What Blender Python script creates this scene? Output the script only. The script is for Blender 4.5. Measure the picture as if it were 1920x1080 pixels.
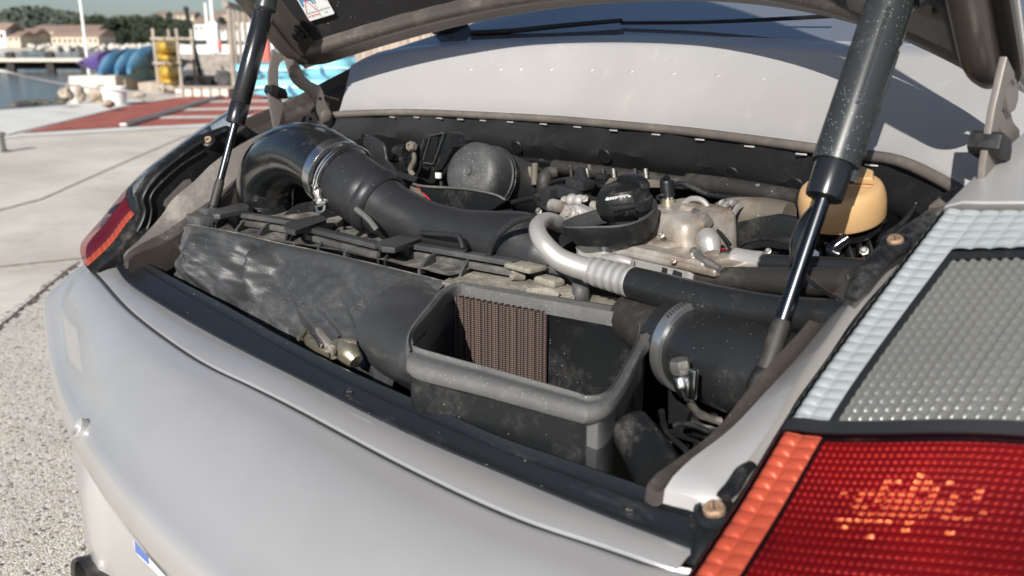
import bpy, bmesh, math, random
from mathutils import Vector, Matrix, noise
random.seed(7)
PI = math.pi
scene = bpy.context.scene
for o in list(bpy.data.objects):
    bpy.data.objects.remove(o)

# ------------------------------------------------------------------ camera
CAM = Vector((0.8909, -0.5141, 1.0813)); YAW = math.radians(46.413); PITCH = math.radians(15.264); FPX = 1688.0
cam_data = bpy.data.cameras.new('camera'); cam = bpy.data.objects.new('camera', cam_data)
scene.collection.objects.link(cam); scene.camera = cam
cam.location = CAM; cam.rotation_euler = (PI / 2 - PITCH, 0, YAW)
cam_data.sensor_width = 36; cam_data.lens = 36 * FPX / 1920
cam_data.clip_start = 0.02; cam_data.clip_end = 6000
cam_data.dof.use_dof = True; cam_data.dof.focus_distance = 1.12; cam_data.dof.aperture_fstop = 6.5

# ------------------------------------------------------------------ sky and sun
SUN_DIR = Vector((0.53, -1.0, 0.60)).normalized()          # towards the sun
sun_el = math.asin(SUN_DIR.z); sun_az = math.atan2(SUN_DIR.x, SUN_DIR.y)
world = bpy.data.worlds.new('World'); scene.world = world; world.use_nodes = True
wn = world.node_tree.nodes; wl = world.node_tree.links
bgn = wn['Background']; sky = wn.new('ShaderNodeTexSky'); sky.sky_type = 'NISHITA'; sky.sun_disc = False
sky.sun_elevation = sun_el; sky.sun_rotation = sun_az
sky.altitude = 0; sky.air_density = 0.8; sky.dust_density = 1.0; sky.ozone_density = 2.2
wl.new(sky.outputs[0], bgn.inputs[0]); bgn.inputs[1].default_value = 0.068
sl = bpy.data.lights.new('sun', 'SUN'); sl.energy = 5.0; sl.angle = math.radians(0.53); sl.color = (1.0, 0.957, 0.90)
sun = bpy.data.objects.new('sun', sl); scene.collection.objects.link(sun)
sun.rotation_euler = SUN_DIR.to_track_quat('Z', 'Y').to_euler(); sun.location = (-5, -8, 8)
scene.view_settings.view_transform = 'Standard'; scene.view_settings.look = 'None'
scene.view_settings.exposure = 0.36; scene.view_settings.gamma = 1.0
scene.view_settings.use_curve_mapping = False
scene.cycles.max_bounces = 8; scene.cycles.transparent_max_bounces = 12
scene.cycles.use_denoising = True

# ------------------------------------------------------------------ measuring helpers (photo pixel + a known plane -> point)
_f = Vector((-math.sin(YAW) * math.cos(PITCH), math.cos(YAW) * math.cos(PITCH), -math.sin(PITCH)))
_r = Vector((math.cos(YAW), math.sin(YAW), 0)); _u = _r.cross(_f)
HF = Vector((-math.sin(YAW), math.cos(YAW), 0))

def ray(px, py): return _f + _r * ((px - 960) / FPX) - _u * ((py - 540) / FPX)
def P(px, py, ax='z', v=0.0):
    d = ray(px, py)
    if callable(ax):                       # surface f(p)=0
        lo, hi = 0.3, 3.2; flo = ax(CAM + d * lo)
        N = 60; prev = flo; tp = lo
        for i in range(1, N + 1):
            t = lo + (hi - lo) * i / N; ft = ax(CAM + d * t)
            if (ft > 0) != (prev > 0):
                a, b = tp, t
                for _ in range(30):
                    m = (a + b) / 2
                    if (ax(CAM + d * m) > 0) == (prev > 0): a = m
                    else: b = m
                return CAM + d * a
            prev, tp = ft, t
        return CAM + d * 1.5
    i = 'xyz'.index(ax)
    return CAM + d * ((v - CAM[i]) / d[i])
def dep(p): return (Vector(p) - CAM).dot(_f)
def RP(px, p): return px * dep(p) / FPX
def pix(p):
    d = Vector(p) - CAM; z = d.dot(_f)
    return 960 + FPX * d.dot(_r) / z, 540 - FPX * d.dot(_u) / z
def at(px, d, z=0.0):                      # photo column at distance d and height z
    q = ray(px, 79); q = q * (d / q.dot(HF)); p = CAM + q; p.z = z
    return p
def zat(py, d): return CAM.z + (79 - py) / FPX * d * 0.931

# ------------------------------------------------------------------ materials
def M(name, base, rough=0.5, metal=0.0, bump=0.0, bscale=60.0, bdist=0.002, coat=0.0, coatr=0.08, dust=0.0, dustcol=(0.36, 0.33, 0.28),
      dscale=14.0, up=0.6, specks=0.0, spscale=260.0, var=0.0, vscale=8.0, base2=None, rvar=0.0, trans=0.0, ior=1.45, detail=5, spec=0.5,
      stretch=None, spcol=(0.75, 0.76, 0.74)):
    m = bpy.data.materials.new(name); m.use_nodes = True
    N, L = m.node_tree.nodes, m.node_tree.links
    b = N['Principled BSDF']
    b.inputs['Metallic'].default_value = metal; b.inputs['Roughness'].default_value = rough
    b.inputs['Coat Weight'].default_value = coat; b.inputs['Coat Roughness'].default_value = coatr
    b.inputs['IOR'].default_value = ior; b.inputs['Transmission Weight'].default_value = trans
    b.inputs['Specular IOR Level'].default_value = spec
    tc = N.new('ShaderNodeTexCoord'); co = tc.outputs['Object']
    if stretch:
        mp = N.new('ShaderNodeMapping'); mp.inputs['Scale'].default_value = stretch
        L.new(co, mp.inputs[0]); co = mp.outputs[0]
    def nz(scale, det=detail, rg=0.6):
        n = N.new('ShaderNodeTexNoise'); n.inputs['Scale'].default_value = scale
        n.inputs['Detail'].default_value = det; n.inputs['Roughness'].default_value = rg
        L.new(co, n.inputs['Vector']); return n
    def ramp(sock, a, c):
        r = N.new('ShaderNodeMapRange'); r.inputs[1].default_value = a; r.inputs[2].default_value = c
        L.new(sock, r.inputs[0]); return r.outputs[0]
    def mix(f, c1, c2):
        x = N.new('ShaderNodeMix'); x.data_type = 'RGBA'
        if hasattr(f, 'is_output'): L.new(f, x.inputs[0])
        else: x.inputs[0].default_value = f
        for i, c in ((6, c1), (7, c2)):
            if hasattr(c, 'is_output'): L.new(c, x.inputs[i])
            else: x.inputs[i].default_value = (*c, 1)
        return x.outputs[2]
    def math_(op, a, c):
        x = N.new('ShaderNodeMath'); x.operation = op
        for i, s in enumerate((a, c)):
            if hasattr(s, 'is_output'): L.new(s, x.inputs[i])
            else: x.inputs[i].default_value = s
        return x.outputs[0]
    col = base
    if base2 or var:
        n = nz(vscale)
        b2 = base2 or tuple(min(1, c * (1 + var)) for c in base)
        b1 = base if base2 else tuple(c * (1 - var) for c in base)
        col = mix(ramp(n.outputs[0], 0.38, 0.62), b1, b2)
    dfac = None
    if dust > 0:
        n = nz(dscale, 8, 0.7)
        f = ramp(n.outputs[0], 0.60 - dust * 0.28, 0.70); n2 = nz(dscale * 8, 6, 0.75); f = math_('MULTIPLY', f, math_('ADD', math_('MULTIPLY', ramp(n2.outputs[0], 0.36, 0.62), 0.75), 0.25))
        g = N.new('ShaderNodeNewGeometry'); sp = N.new('ShaderNodeSeparateXYZ'); L.new(g.outputs['Normal'], sp.inputs[0])
        upf = ramp(sp.outputs[2], -0.1, 0.95)
        upm = math_('ADD', math_('MULTIPLY', upf, up), 1 - up)
        f = math_('MULTIPLY', f, upm); dfac = math_('MULTIPLY', f, min(1, 0.35 + dust))
        col = mix(dfac, col, dustcol)
        L.new(math_('ADD', math_('MULTIPLY', dfac, 0.9 - rough if rough < 0.9 else 0), rough), b.inputs['Roughness'])
        if metal > 0: L.new(math_('MULTIPLY', math_('SUBTRACT', 1.0, dfac), metal), b.inputs['Metallic'])
    elif rvar:
        n = nz(vscale * 2.3); L.new(math_('ADD', math_('MULTIPLY', ramp(n.outputs[0], 0.3, 0.7), rvar), rough - rvar / 2), b.inputs['Roughness'])
    if specks > 0:
        v = N.new('ShaderNodeTexVoronoi'); v.inputs['Scale'].default_value = spscale; L.new(co, v.inputs['Vector'])
        sepc = N.new('ShaderNodeSeparateColor'); L.new(v.outputs['Color'], sepc.inputs[0])
        near = math_('LESS_THAN', v.outputs['Distance'], 0.13)
        pick = math_('LESS_THAN', sepc.outputs[0], specks)
        big = nz(9.0, 2); dens = ramp(big.outputs[0], 0.42, 0.6)
        s = math_('MULTIPLY', math_('MULTIPLY', near, pick), dens)
        col = mix(s, col, spcol)
    if hasattr(col, 'is_output'): L.new(col, b.inputs['Base Color'])
    else: b.inputs['Base Color'].default_value = (*col, 1)
    if bump > 0:
        n = nz(bscale, 6); bp = N.new('ShaderNodeBump'); bp.inputs['Strength'].default_value = bump; bp.inputs['Distance'].default_value = bdist
        L.new(n.outputs[0], bp.inputs['Height']); L.new(bp.outputs[0], b.inputs['Normal'])
    return m

def glassy(name, tint, gloss=0.03, haze=0.0, ior=1.5):
    """thin tinted clear plastic or glass: tinted see-through plus mirror by Fresnel"""
    m = bpy.data.materials.new(name); m.use_nodes = True
    N, L = m.node_tree.nodes, m.node_tree.links
    N.remove(N['Principled BSDF']); out = N['Material Output']
    t = N.new('ShaderNodeBsdfTransparent'); t.inputs[0].default_value = (*tint, 1)
    g = N.new('ShaderNodeBsdfGlossy'); g.inputs['Roughness'].default_value = gloss
    f = N.new('ShaderNodeFresnel'); f.inputs[0].default_value = ior
    mx = N.new('ShaderNodeMixShader'); L.new(f.outputs[0], mx.inputs[0]); L.new(t.outputs[0], mx.inputs[1]); L.new(g.outputs[0], mx.inputs[2])
    last = mx.outputs[0]
    if haze:
        df = N.new('ShaderNodeBsdfDiffuse'); df.inputs[0].default_value = (.62, .66, .70, 1); m2 = N.new('ShaderNodeMixShader'); m2.inputs[0].default_value = haze
        L.new(last, m2.inputs[1]); L.new(df.outputs[0], m2.inputs[2]); last = m2.outputs[0]
    L.new(last, out.inputs[0]); return m

def paint(name, base, metal=0.7, rough=0.36, coat=0.5, dirty=0.0):
    m = M(name, base, rough=rough, metal=metal, coat=coat, coatr=0.03, var=0.035, vscale=5.0, dust=dirty, dustcol=(0.42, 0.38, 0.33), dscale=22, up=0.3,
          specks=0.03 if dirty else 0.008, spscale=330)
    N, L = m.node_tree.nodes, m.node_tree.links       # metallic flake
    v = N.new('ShaderNodeTexVoronoi'); v.inputs['Scale'].default_value = 1500
    tc = N.new('ShaderNodeTexCoord'); L.new(tc.outputs['Object'], v.inputs['Vector'])
    bp = N.new('ShaderNodeBump'); bp.inputs['Strength'].default_value = 0.16; bp.inputs['Distance'].default_value = 0.0006
    L.new(v.outputs['Color'], bp.inputs['Height']); L.new(bp.outputs[0], N['Principled BSDF'].inputs['Normal'])
    return m

m_paint = paint('silver_paint', (0.48, 0.472, 0.465), metal=0.45, rough=0.35, coat=0.8)
m_panel = paint('silver_paint_dusty', (0.50, 0.485, 0.47), metal=0.38, rough=0.42, coat=0.4, dirty=0.04)
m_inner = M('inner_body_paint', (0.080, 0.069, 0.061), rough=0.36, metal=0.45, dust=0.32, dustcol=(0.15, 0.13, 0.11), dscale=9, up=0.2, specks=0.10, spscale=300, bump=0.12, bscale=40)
m_gutter = M('gutter_paint', (0.36, 0.335, 0.31), rough=0.34, metal=0.6, dust=0.35, dustcol=(0.36, 0.32, 0.28), dscale=12, up=0.2, specks=0.05, bump=0.05, bscale=60, coat=0.3)
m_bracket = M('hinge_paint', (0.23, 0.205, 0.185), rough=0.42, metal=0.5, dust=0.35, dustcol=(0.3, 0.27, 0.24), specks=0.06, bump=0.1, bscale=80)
m_plastic = M('black_plastic_dusty', (0.046, 0.048, 0.050), rough=0.46, spec=.5, dust=0.34, dustcol=(0.125, 0.122, 0.115), dscale=6, up=0.15, specks=0.40, spscale=420, bump=0.30, bscale=240, bdist=0.001, var=0.15, vscale=6, rvar=0.3)
m_rim = M('mouth_rim_plastic', (0.105, 0.105, 0.102), rough=0.62, dust=0.35, dustcol=(0.20, 0.195, 0.18), dscale=30, up=0.6, specks=0.30, spscale=460, bump=0.3, bscale=320, bdist=0.001, var=0.22, vscale=7)
m_pile = M('dust_covered_plastic', (0.12, 0.11, 0.095), rough=0.85, dust=0.9, dustcol=(0.44, 0.40, 0.32), dscale=16, up=0.6, specks=0.2, spscale=420, bump=0.4, bscale=260, bdist=0.001, var=0.3)
m_tray = M('black_plastic_tray', (0.05, 0.05, 0.05), rough=0.6, dust=0.85, dustcol=(0.42, 0.385, 0.32), dscale=9, up=0.75, specks=0.25, spscale=420, bump=0.3, bscale=260, bdist=0.001, var=0.3)
m_duct = M('duct_plastic', (0.020, 0.021, 0.023), rough=0.36, spec=.4, dust=0.12, dustcol=(0.08, 0.08, 0.075), dscale=14, up=0.5, specks=0.06, spscale=420, bump=0.25, bscale=900, bdist=0.0008, var=0.2, vscale=12)
m_black = M('black_plastic_plain', (0.010, 0.011, 0.012), rough=0.42, spec=.4, dust=0.3, dustcol=(0.14, 0.13, 0.12), dscale=16, specks=0.04, spscale=380, bump=0.15, bscale=180)
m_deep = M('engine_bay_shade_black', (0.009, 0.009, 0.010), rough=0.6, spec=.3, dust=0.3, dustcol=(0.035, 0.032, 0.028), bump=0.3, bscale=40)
m_rubber = M('rubber_seal', (0.013, 0.0145, 0.017), rough=0.30, dust=0.08, dustcol=(0.06, 0.06, 0.06), dscale=30, up=0.3, specks=0.09, spscale=380, bump=0.12, bscale=140, stretch=(0.25, 1, 1))
m_roll = M('rim_seal', (0.10, 0.088, 0.078), rough=0.6, dust=0.5, dustcol=(0.2, 0.175, 0.15), dscale=14, up=0.3, specks=0.04, bump=0.2, bscale=90)
m_hose = M('silicone_hose', (0.008, 0.009, 0.010), rough=0.24, dust=0.08, dustcol=(0.07, 0.07, 0.065), dscale=24, specks=0.01, bump=0.1, bscale=34, bdist=0.0006, coat=0.9, coatr=0.10)
m_hose2 = M('rubber_hose', (0.016, 0.017, 0.018), rough=0.30, dust=0.10, dustcol=(0.08, 0.078, 0.07), dscale=26, up=0.5, specks=0.05, spscale=560, bump=0.12, bscale=90)
m_hosed = M('hose_dusty', (0.025, 0.023, 0.021), rough=0.55, dust=0.4, dustcol=(0.10, 0.093, 0.08), dscale=14, up=0.4, specks=0.04, bump=0.15, bscale=120)
m_beige = M('dusty_pipe', (0.10, 0.085, 0.068), rough=0.6, dust=0.6, dustcol=(0.24, 0.21, 0.165), dscale=12, up=0.5, specks=0.04, bump=0.2, bscale=120)
m_tan = M('tan_box', (0.30, 0.20, 0.08), rough=0.6, dust=0.3, dustcol=(0.2, 0.16, 0.1))
m_alu = M('cast_aluminium', (0.50, 0.47, 0.43), rough=0.45, metal=0.5, base2=(0.24, 0.185, 0.14), vscale=22, dust=0.3, dustcol=(0.36, 0.30, 0.24), dscale=40, up=0.2, specks=0.05, spscale=380, bump=0.35, bscale=150, bdist=0.001)
m_pipe = M('aluminium_pipe', (0.50, 0.485, 0.46), rough=0.36, metal=0.55, dust=0.12, dustcol=(0.5, 0.46, 0.4), dscale=10, specks=0.02, bump=0.06, bscale=60, var=0.06)
m_steel = M('bright_steel', (0.66, 0.66, 0.66), rough=0.24, metal=1.0, var=0.12, vscale=30, rvar=0.15, specks=0.02)
m_rod = M('chrome_rod', (0.10, 0.105, 0.11), rough=0.24, metal=1.0)
m_steeld = M('dull_steel', (0.38, 0.36, 0.33), rough=0.4, metal=0.85, dust=0.35, dustcol=(0.3, 0.27, 0.22), bump=0.2, bscale=150)
m_brass = M('zinc_yellow_metal', (0.50, 0.46, 0.34), rough=0.34, metal=0.85, dust=0.25, dustcol=(0.3, 0.24, 0.16), dscale=60, bump=0.15, bscale=200)
m_rust = M('rusty_bolt', (0.28, 0.17, 0.11), rough=0.6, metal=0.4, base2=(0.42, 0.30, 0.2), vscale=160, bump=0.4, bscale=300)
m_strut = M('strut_black_enamel', (0.012, 0.013, 0.015), rough=0.24, specks=0.03, spscale=260, coat=0.4, coatr=0.1)
m_strutd = M('strut_sleeve', (0.026, 0.030, 0.032), rough=0.34, specks=0.6, spscale=480, dust=0.08, dustcol=(0.08, 0.085, 0.085), dscale=20, up=0.0)
m_orange = M('orange_plastic', (0.50, 0.315, 0.15), rough=0.45, dust=0.2, dustcol=(0.42, 0.30, 0.17), dscale=60, up=0.6, specks=0.05, spcol=(0.25, 0.15, 0.08), spscale=500, bump=0.06, bscale=120, var=0.05)
m_liner = M('lid_liner', (0.013, 0.013, 0.014), rough=0.75, dust=0.2, dustcol=(0.06, 0.06, 0.055), dscale=9, specks=0.22, spscale=190, bump=0.3, bscale=70, up=0.0)
m_filter = M('filter_pleats', (0.15, 0.105, 0.085), rough=0.85, var=0.3, vscale=300, bump=1.0, bscale=900, bdist=0.002)
m_red_o = M('red_ring', (0.5, 0.02, 0.03), rough=0.4)
m_white = M('white_plastic', (0.74, 0.74, 0.72), rough=0.5, var=0.04)
m_sticker = M('sticker_white', (0.75, 0.76, 0.76), rough=0.4)
m_sblue = M('sticker_blue', (0.10, 0.25, 0.42), rough=0.4)
m_sred = M('sticker_red', (0.62, 0.06, 0.07), rough=0.4)
m_sgreen = M('sticker_green', (0.25, 0.6, 0.3), rough=0.4)
m_plate = M('plate_white', (0.78, 0.79, 0.78), rough=0.35)
m_eu = M('plate_blue', (0.10, 0.16, 0.42), rough=0.4)
m_ink = M('printed_black', (0.03, 0.03, 0.03), rough=0.5)
m_winglass = glassy('window_glass', (0.10, 0.13, 0.14), gloss=0.01, ior=12, haze=0.16)
m_cabin = M('cabin_dark', (0.02, 0.022, 0.025), rough=0.8)
m_lens_c = glassy('clear_lens', (0.90, 0.92, 0.92), gloss=0.06, ior=1.42)
m_lens_r = glassy('red_lens', (0.84, 0.42, 0.38), gloss=0.035, ior=1.45)
m_refl_w = M('reflector_band', (0.35, 0.365, 0.38), rough=0.4, metal=0.0)
m_refl_c = M('reflector_clear', (0.40, 0.39, 0.37), rough=0.22, metal=0.62)
m_refl_k = M('reflector_dark', (0.018, 0.019, 0.022), rough=0.45, spec=.3)
m_refl_r = M('reflector_red_area', (0.12, 0.008, 0.016), rough=0.4, metal=0.2, base2=(0.22, 0.014, 0.02), vscale=9)
m_refl_a = M('bulb_hotspot_amber', (0.95, 0.85, 0.42), rough=0.35, metal=0.2)
m_refl_rb = M('reflector_red_band', (0.52, 0.38, 0.26), rough=0.3, metal=0.1)

# ------------------------------------------------------------------ mesh helpers
COL = scene.collection
class MB:
    def __init__(s): s.v = []; s.f = []; s.m = []; s.mats = []
    def mi(s, mat):
        if mat not in s.mats: s.mats.append(mat)
        return s.mats.index(mat)
    def add(s, vs, fs, mat):
        o = len(s.v); k = s.mi(mat)
        s.v += [tuple(q) for q in vs]; s.f += [tuple(o + i for i in f) for f in fs]; s.m += [k] * len(fs); return s
    def loft(s, rows, mat, closeu=False, closev=False, flip=False):
        n = len(rows[0]); R_ = len(rows); vs = [q for r in rows for q in r]; fs = []
        for i in range(R_ if closev else R_ - 1):
            for j in range(n if closeu else n - 1):
                a = i * n + j; b = i * n + (j + 1) % n; c = ((i + 1) % R_) * n + (j + 1) % n; d = ((i + 1) % R_) * n + j
                fs.append((a, d, c, b) if flip else (a, b, c, d))
        return s.add(vs, fs, mat)
    def tube(s, pts, rad, mat, seg=20, res=5, cap=True, mod=None, flat=1.0, smooth=True):
        pts = [Vector(p) for p in pts]
        if not isinstance(rad, (list, tuple)): rad = [rad] * len(pts)
        if smooth and len(pts) > 2: pts, rad = spline(pts, rad, res)
        n = len(pts); tang = []
        for i in range(n):
            t = pts[min(i + 1, n - 1)] - pts[max(i - 1, 0)]; tang.append(t.normalized())
        a = Vector((0, 0, 1)) if abs(tang[0].z) < 0.9 else Vector((1, 0, 0))
        nrm = (a - tang[0] * a.dot(tang[0])).normalized(); rows = []
        L = 0
        for i in range(n):
            if i: nrm = (nrm - tang[i] * nrm.dot(tang[i])).normalized(); L += (pts[i] - pts[i - 1]).length
            bi = tang[i].cross(nrm); row = []
            for k in range(seg):
                an = 2 * PI * k / seg; r = rad[i] * (mod(L, an) if mod else 1)
                row.append(pts[i] + nrm * (math.cos(an) * r * flat) + bi * (math.sin(an) * r))
            rows.append(row)
        s.loft(rows, mat, closeu=True, flip=True)
        if cap:
            o = len(s.v) - n * seg; k = s.mi(mat)
            s.f.append(tuple(o + i for i in range(seg))); s.m.append(k)
            s.f.append(tuple(o + (n - 1) * seg + i for i in reversed(range(seg)))); s.m.append(k)
        return s
    def lathe(s, org, axis, prof, mat, seg=32, ref=None, mod=None):
        org = Vector(org); ax = Vector(axis).normalized()
        a = Vector(ref) if ref else (Vector((0, 0, 1)) if abs(ax.z) < 0.9 else Vector((1, 0, 0)))
        e1 = (a - ax * a.dot(ax)).normalized(); e2 = ax.cross(e1); rows = []
        for j, (r, h) in enumerate(prof):
            rows.append([org + ax * h + (e1 * math.cos(2 * PI * k / seg) + e2 * math.sin(2 * PI * k / seg)) * (r * (mod(j, k / seg) if mod else 1)) for k in range(seg)])
        s.loft(rows, mat, closeu=True, flip=False)
        o = len(s.v) - len(rows) * seg; k_ = s.mi(mat)
        if prof[0][0] > 1e-5: s.f.append(tuple(o + i for i in reversed(range(seg)))); s.m.append(k_)
        if prof[-1][0] > 1e-5: s.f.append(tuple(o + (len(rows) - 1) * seg + i for i in range(seg))); s.m.append(k_)
        return s
    def box(s, c, size, mat, ax=None, bev=0.0, seg=2):
        bm = bmesh.new(); bmesh.ops.create_cube(bm, size=1)
        for v in bm.verts: v.co = Vector((v.co.x * size[0], v.co.y * size[1], v.co.z * size[2]))
        if bev > 0: bmesh.ops.bevel(bm, geom=list(bm.edges), offset=bev, segments=seg, profile=0.6, affect='EDGES')
        X, Y, Z = ax if ax else (Vector((1, 0, 0)), Vector((0, 1, 0)), Vector((0, 0, 1)))
        c = Vector(c); bm.verts.ensure_lookup_table()
        s.add([c + X * v.co.x + Y * v.co.y + Z * v.co.z for v in bm.verts], [[v.index for v in f.verts] for f in bm.faces], mat); bm.free(); return s
    def plate(s, pts, thick, mat, bev=0.0, seg=2):
        """solid polygon: pts in order, pushed along the vector thick"""
        bm = bmesh.new(); t = Vector(thick)
        vs = [bm.verts.new(Vector(p)) for p in pts]; f = bm.faces.new(vs); n = len(vs)
        r = bmesh.ops.extrude_face_region(bm, geom=[f])
        nv = [g for g in r['geom'] if isinstance(g, bmesh.types.BMVert)]
        for v in nv: v.co += t
        bmesh.ops.recalc_face_normals(bm, faces=bm.faces[:])
        if bev > 0:
            caps = [e for e in bm.edges if any(len(fc.verts) >= n for fc in e.link_faces)]
            bmesh.ops.bevel(bm, geom=caps, offset=bev, segments=seg, profile=0.6, affect='EDGES', clamp_overlap=True)
        bmesh.ops.triangulate(bm, faces=[fc for fc in bm.faces if len(fc.verts) > 4])
        bm.verts.index_update()
        s.add([v.co for v in bm.verts], [[v.index for v in fc.verts] for fc in bm.faces], mat); bm.free(); return s
    def obj(s, name, parent=None, sharp=38, label=None, cat=None, kind=None, group=None, solid=0, sub=0, origin=None):
        me = bpy.data.meshes.new(name); o_ = Vector(origin) if origin else Vector((0, 0, 0))
        me.from_pydata([tuple(Vector(v) - o_) for v in s.v], [], s.f)
        for m in s.mats: me.materials.append(m)
        me.polygons.foreach_set('material_index', s.m)
        me.polygons.foreach_set('use_smooth', [True] * len(s.f)); me.update()
        me.set_sharp_from_angle(angle=math.radians(sharp))
        ob = bpy.data.objects.new(name, me); COL.objects.link(ob); ob.location = o_
        if parent: ob.parent = parent
        if solid:
            md = ob.modifiers.new('solid', 'SOLIDIFY'); md.thickness = abs(solid); md.offset = -1 if solid > 0 else 1
        if sub:
            md = ob.modifiers.new('sub', 'SUBSURF'); md.levels = md.render_levels = sub
        tag(ob, label, cat, kind, group); return ob

def tag(o, label=None, cat=None, kind=None, group=None):
    if label: o['label'] = label
    if cat: o['category'] = cat
    if kind: o['kind'] = kind
    if group: o['group'] = group
    return o
def empty(name, loc, label, cat, rot=0.0, group=None):
    e = bpy.data.objects.new(name, None); COL.objects.link(e); e.location = loc; e.rotation_euler = (0, 0, rot)
    e.empty_display_size = 0.1
    return tag(e, label, cat, None, group)
def spline(pts, rad, res):
    out, ro = [], []; n = len(pts)
    for i in range(n - 1):
        p0, p1, p2, p3 = pts[max(i - 1, 0)], pts[i], pts[i + 1], pts[min(i + 2, n - 1)]
        for k in range(res):
            t = k / res
            out.append(0.5 * ((2 * p1) + (p2 - p0) * t + (2 * p0 - 5 * p1 + 4 * p2 - p3) * t * t + (3 * p1 - 3 * p2 + p3 - p0) * t ** 3))
            ro.append(rad[i] * (1 - t) + rad[i + 1] * t)
    out.append(pts[-1]); ro.append(rad[-1]); return out, ro
def resample(pts, n):
    pts = [Vector(p) for p in pts]; L = [0]
    for a, b in zip(pts, pts[1:]): L.append(L[-1] + (b - a).length)
    out = []
    for k in range(n):
        s = L[-1] * k / (n - 1); i = 0
        while i < len(L) - 2 and L[i + 1] < s: i += 1
        t = (s - L[i]) / max(1e-9, L[i + 1] - L[i]); out.append(pts[i].lerp(pts[i + 1], t))
    return out
def curve(pl, n, res=8):
    """smooth curve through points, evenly resampled"""
    p, _ = spline([Vector(q) for q in pl], [0] * len(pl), res); return resample(p, n)
def atx(cv, xs):
    """sample a curve (points sorted by x) at the given x values, extrapolating straight"""
    out = []
    for x in xs:
        i = 0
        while i < len(cv) - 2 and cv[i + 1].x < x: i += 1
        a, b = cv[i], cv[i + 1]; t = (x - a.x) / (b.x - a.x); q = a.lerp(b, t) if 0 <= t <= 1 else a + (b - a) * t
        out.append(q)
    return out
def mir(pts): return [Vector((.024 - p[0], p[1], p[2])) for p in pts]
def text(body, size, org, X, Y, mat, name, parent, label=None, extrude=0.0002, bold=0.0, align='CENTER'):
    cu = bpy.data.curves.new(name, 'FONT'); cu.body = body; cu.size = size; cu.align_x = align; cu.align_y = 'CENTER'
    cu.extrude = extrude; cu.offset = bold; cu.resolution_u = 3
    tmp = bpy.data.objects.new('tmp', cu); COL.objects.link(tmp)
    bpy.context.view_layer.update()
    me = bpy.data.meshes.new_from_object(tmp.evaluated_get(bpy.context.evaluated_depsgraph_get()))
    bpy.data.objects.remove(tmp)
    X = Vector(X).normalized(); Y = Vector(Y); Y = (Y - X * Y.dot(X)).normalized(); Z = X.cross(Y)
    mat4 = Matrix((X, Y, Z)).transposed().to_4x4(); mat4.translation = Vector(org)
    me.transform(mat4); me.materials.clear(); me.materials.append(mat)
    ob = bpy.data.objects.new(name, me); COL.objects.link(ob)
    if parent: ob.parent = parent
    tag(ob, label); return ob
def copy_tree(o, parent=None):
    c = o.copy(); COL.objects.link(c)
    if parent is not None: c.parent = parent
    for ch in list(o.children): copy_tree(ch, c)
    return c
XA, YA, ZA = Vector((1, 0, 0)), Vector((0, 1, 0)), Vector((0, 0, 1))
def frame(axis, ref=ZA):
    z = Vector(axis).normalized(); x = (Vector(ref) - z * Vector(ref).dot(z)).normalized(); return x, z.cross(x), z

# ================================================================== THE CAR BODY
car = empty('sports_car', (0, 0, 0), 'silver sports car with its engine lid raised over a dusty engine bay', 'car')

def yarc(k, c): return lambda p: p.y - (c - k * p.x * p.x)
# ---- rear edge curves, read left to right across the car
seal_in = [P(*q, 'z', z) for *q, z in [(267, 489, .748), (332, 526, .744), (415, 570, .742), (522, 630, .741), (640, 690, .741), (750, 738, .741), (860, 787, .742), (960, 829, .743), (1064, 864, .744), (1214, 916, .746), (1318, 952, .75)]]
seal_mid = [P(*q, 'z', z) for *q, z in [(250, 495, .744), (320, 538, .738), (400, 583, .735), (560, 674, .733), (640, 716, .733), (760, 772, .733), (960, 856, .735), (1126, 919, .738), (1300, 979, .743)]]
seal_out = [P(*q, 'z', z) for *q, z in [(220, 501, .738), (244, 532, .732), (327, 585, .728), (427, 641, .726), (560, 708, .725), (760, 808, .725), (960, 893, .727), (1126, 961, .73), (1297, 1026, .735)]]
shelf_out = [P(*q, 'z', z) for *q, z in [(199, 526, .731), (255, 585, .724), (371, 668, .720), (484, 724, .719), (560, 762, .719), (760, 868, .719), (960, 961, .721), (1116, 1014, .724), (1284, 1072, .728)]]
NX = 61
XS = [-0.50 + 1.06 * i / (NX - 1) for i in range(NX)]
xs_all = [-0.545 + 1.115 * i / (NX - 1) for i in range(NX)]
def row(cv, xs=xs_all): return atx(curve(cv, 60), xs)
def lift(rw, dy=0, dz=0): return [p + Vector((0, dy, dz)) for p in rw]

rs_in, rs_mid, rs_out, rs_sh = row(seal_in), row(seal_mid), row(seal_out), row(shelf_out)
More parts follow.
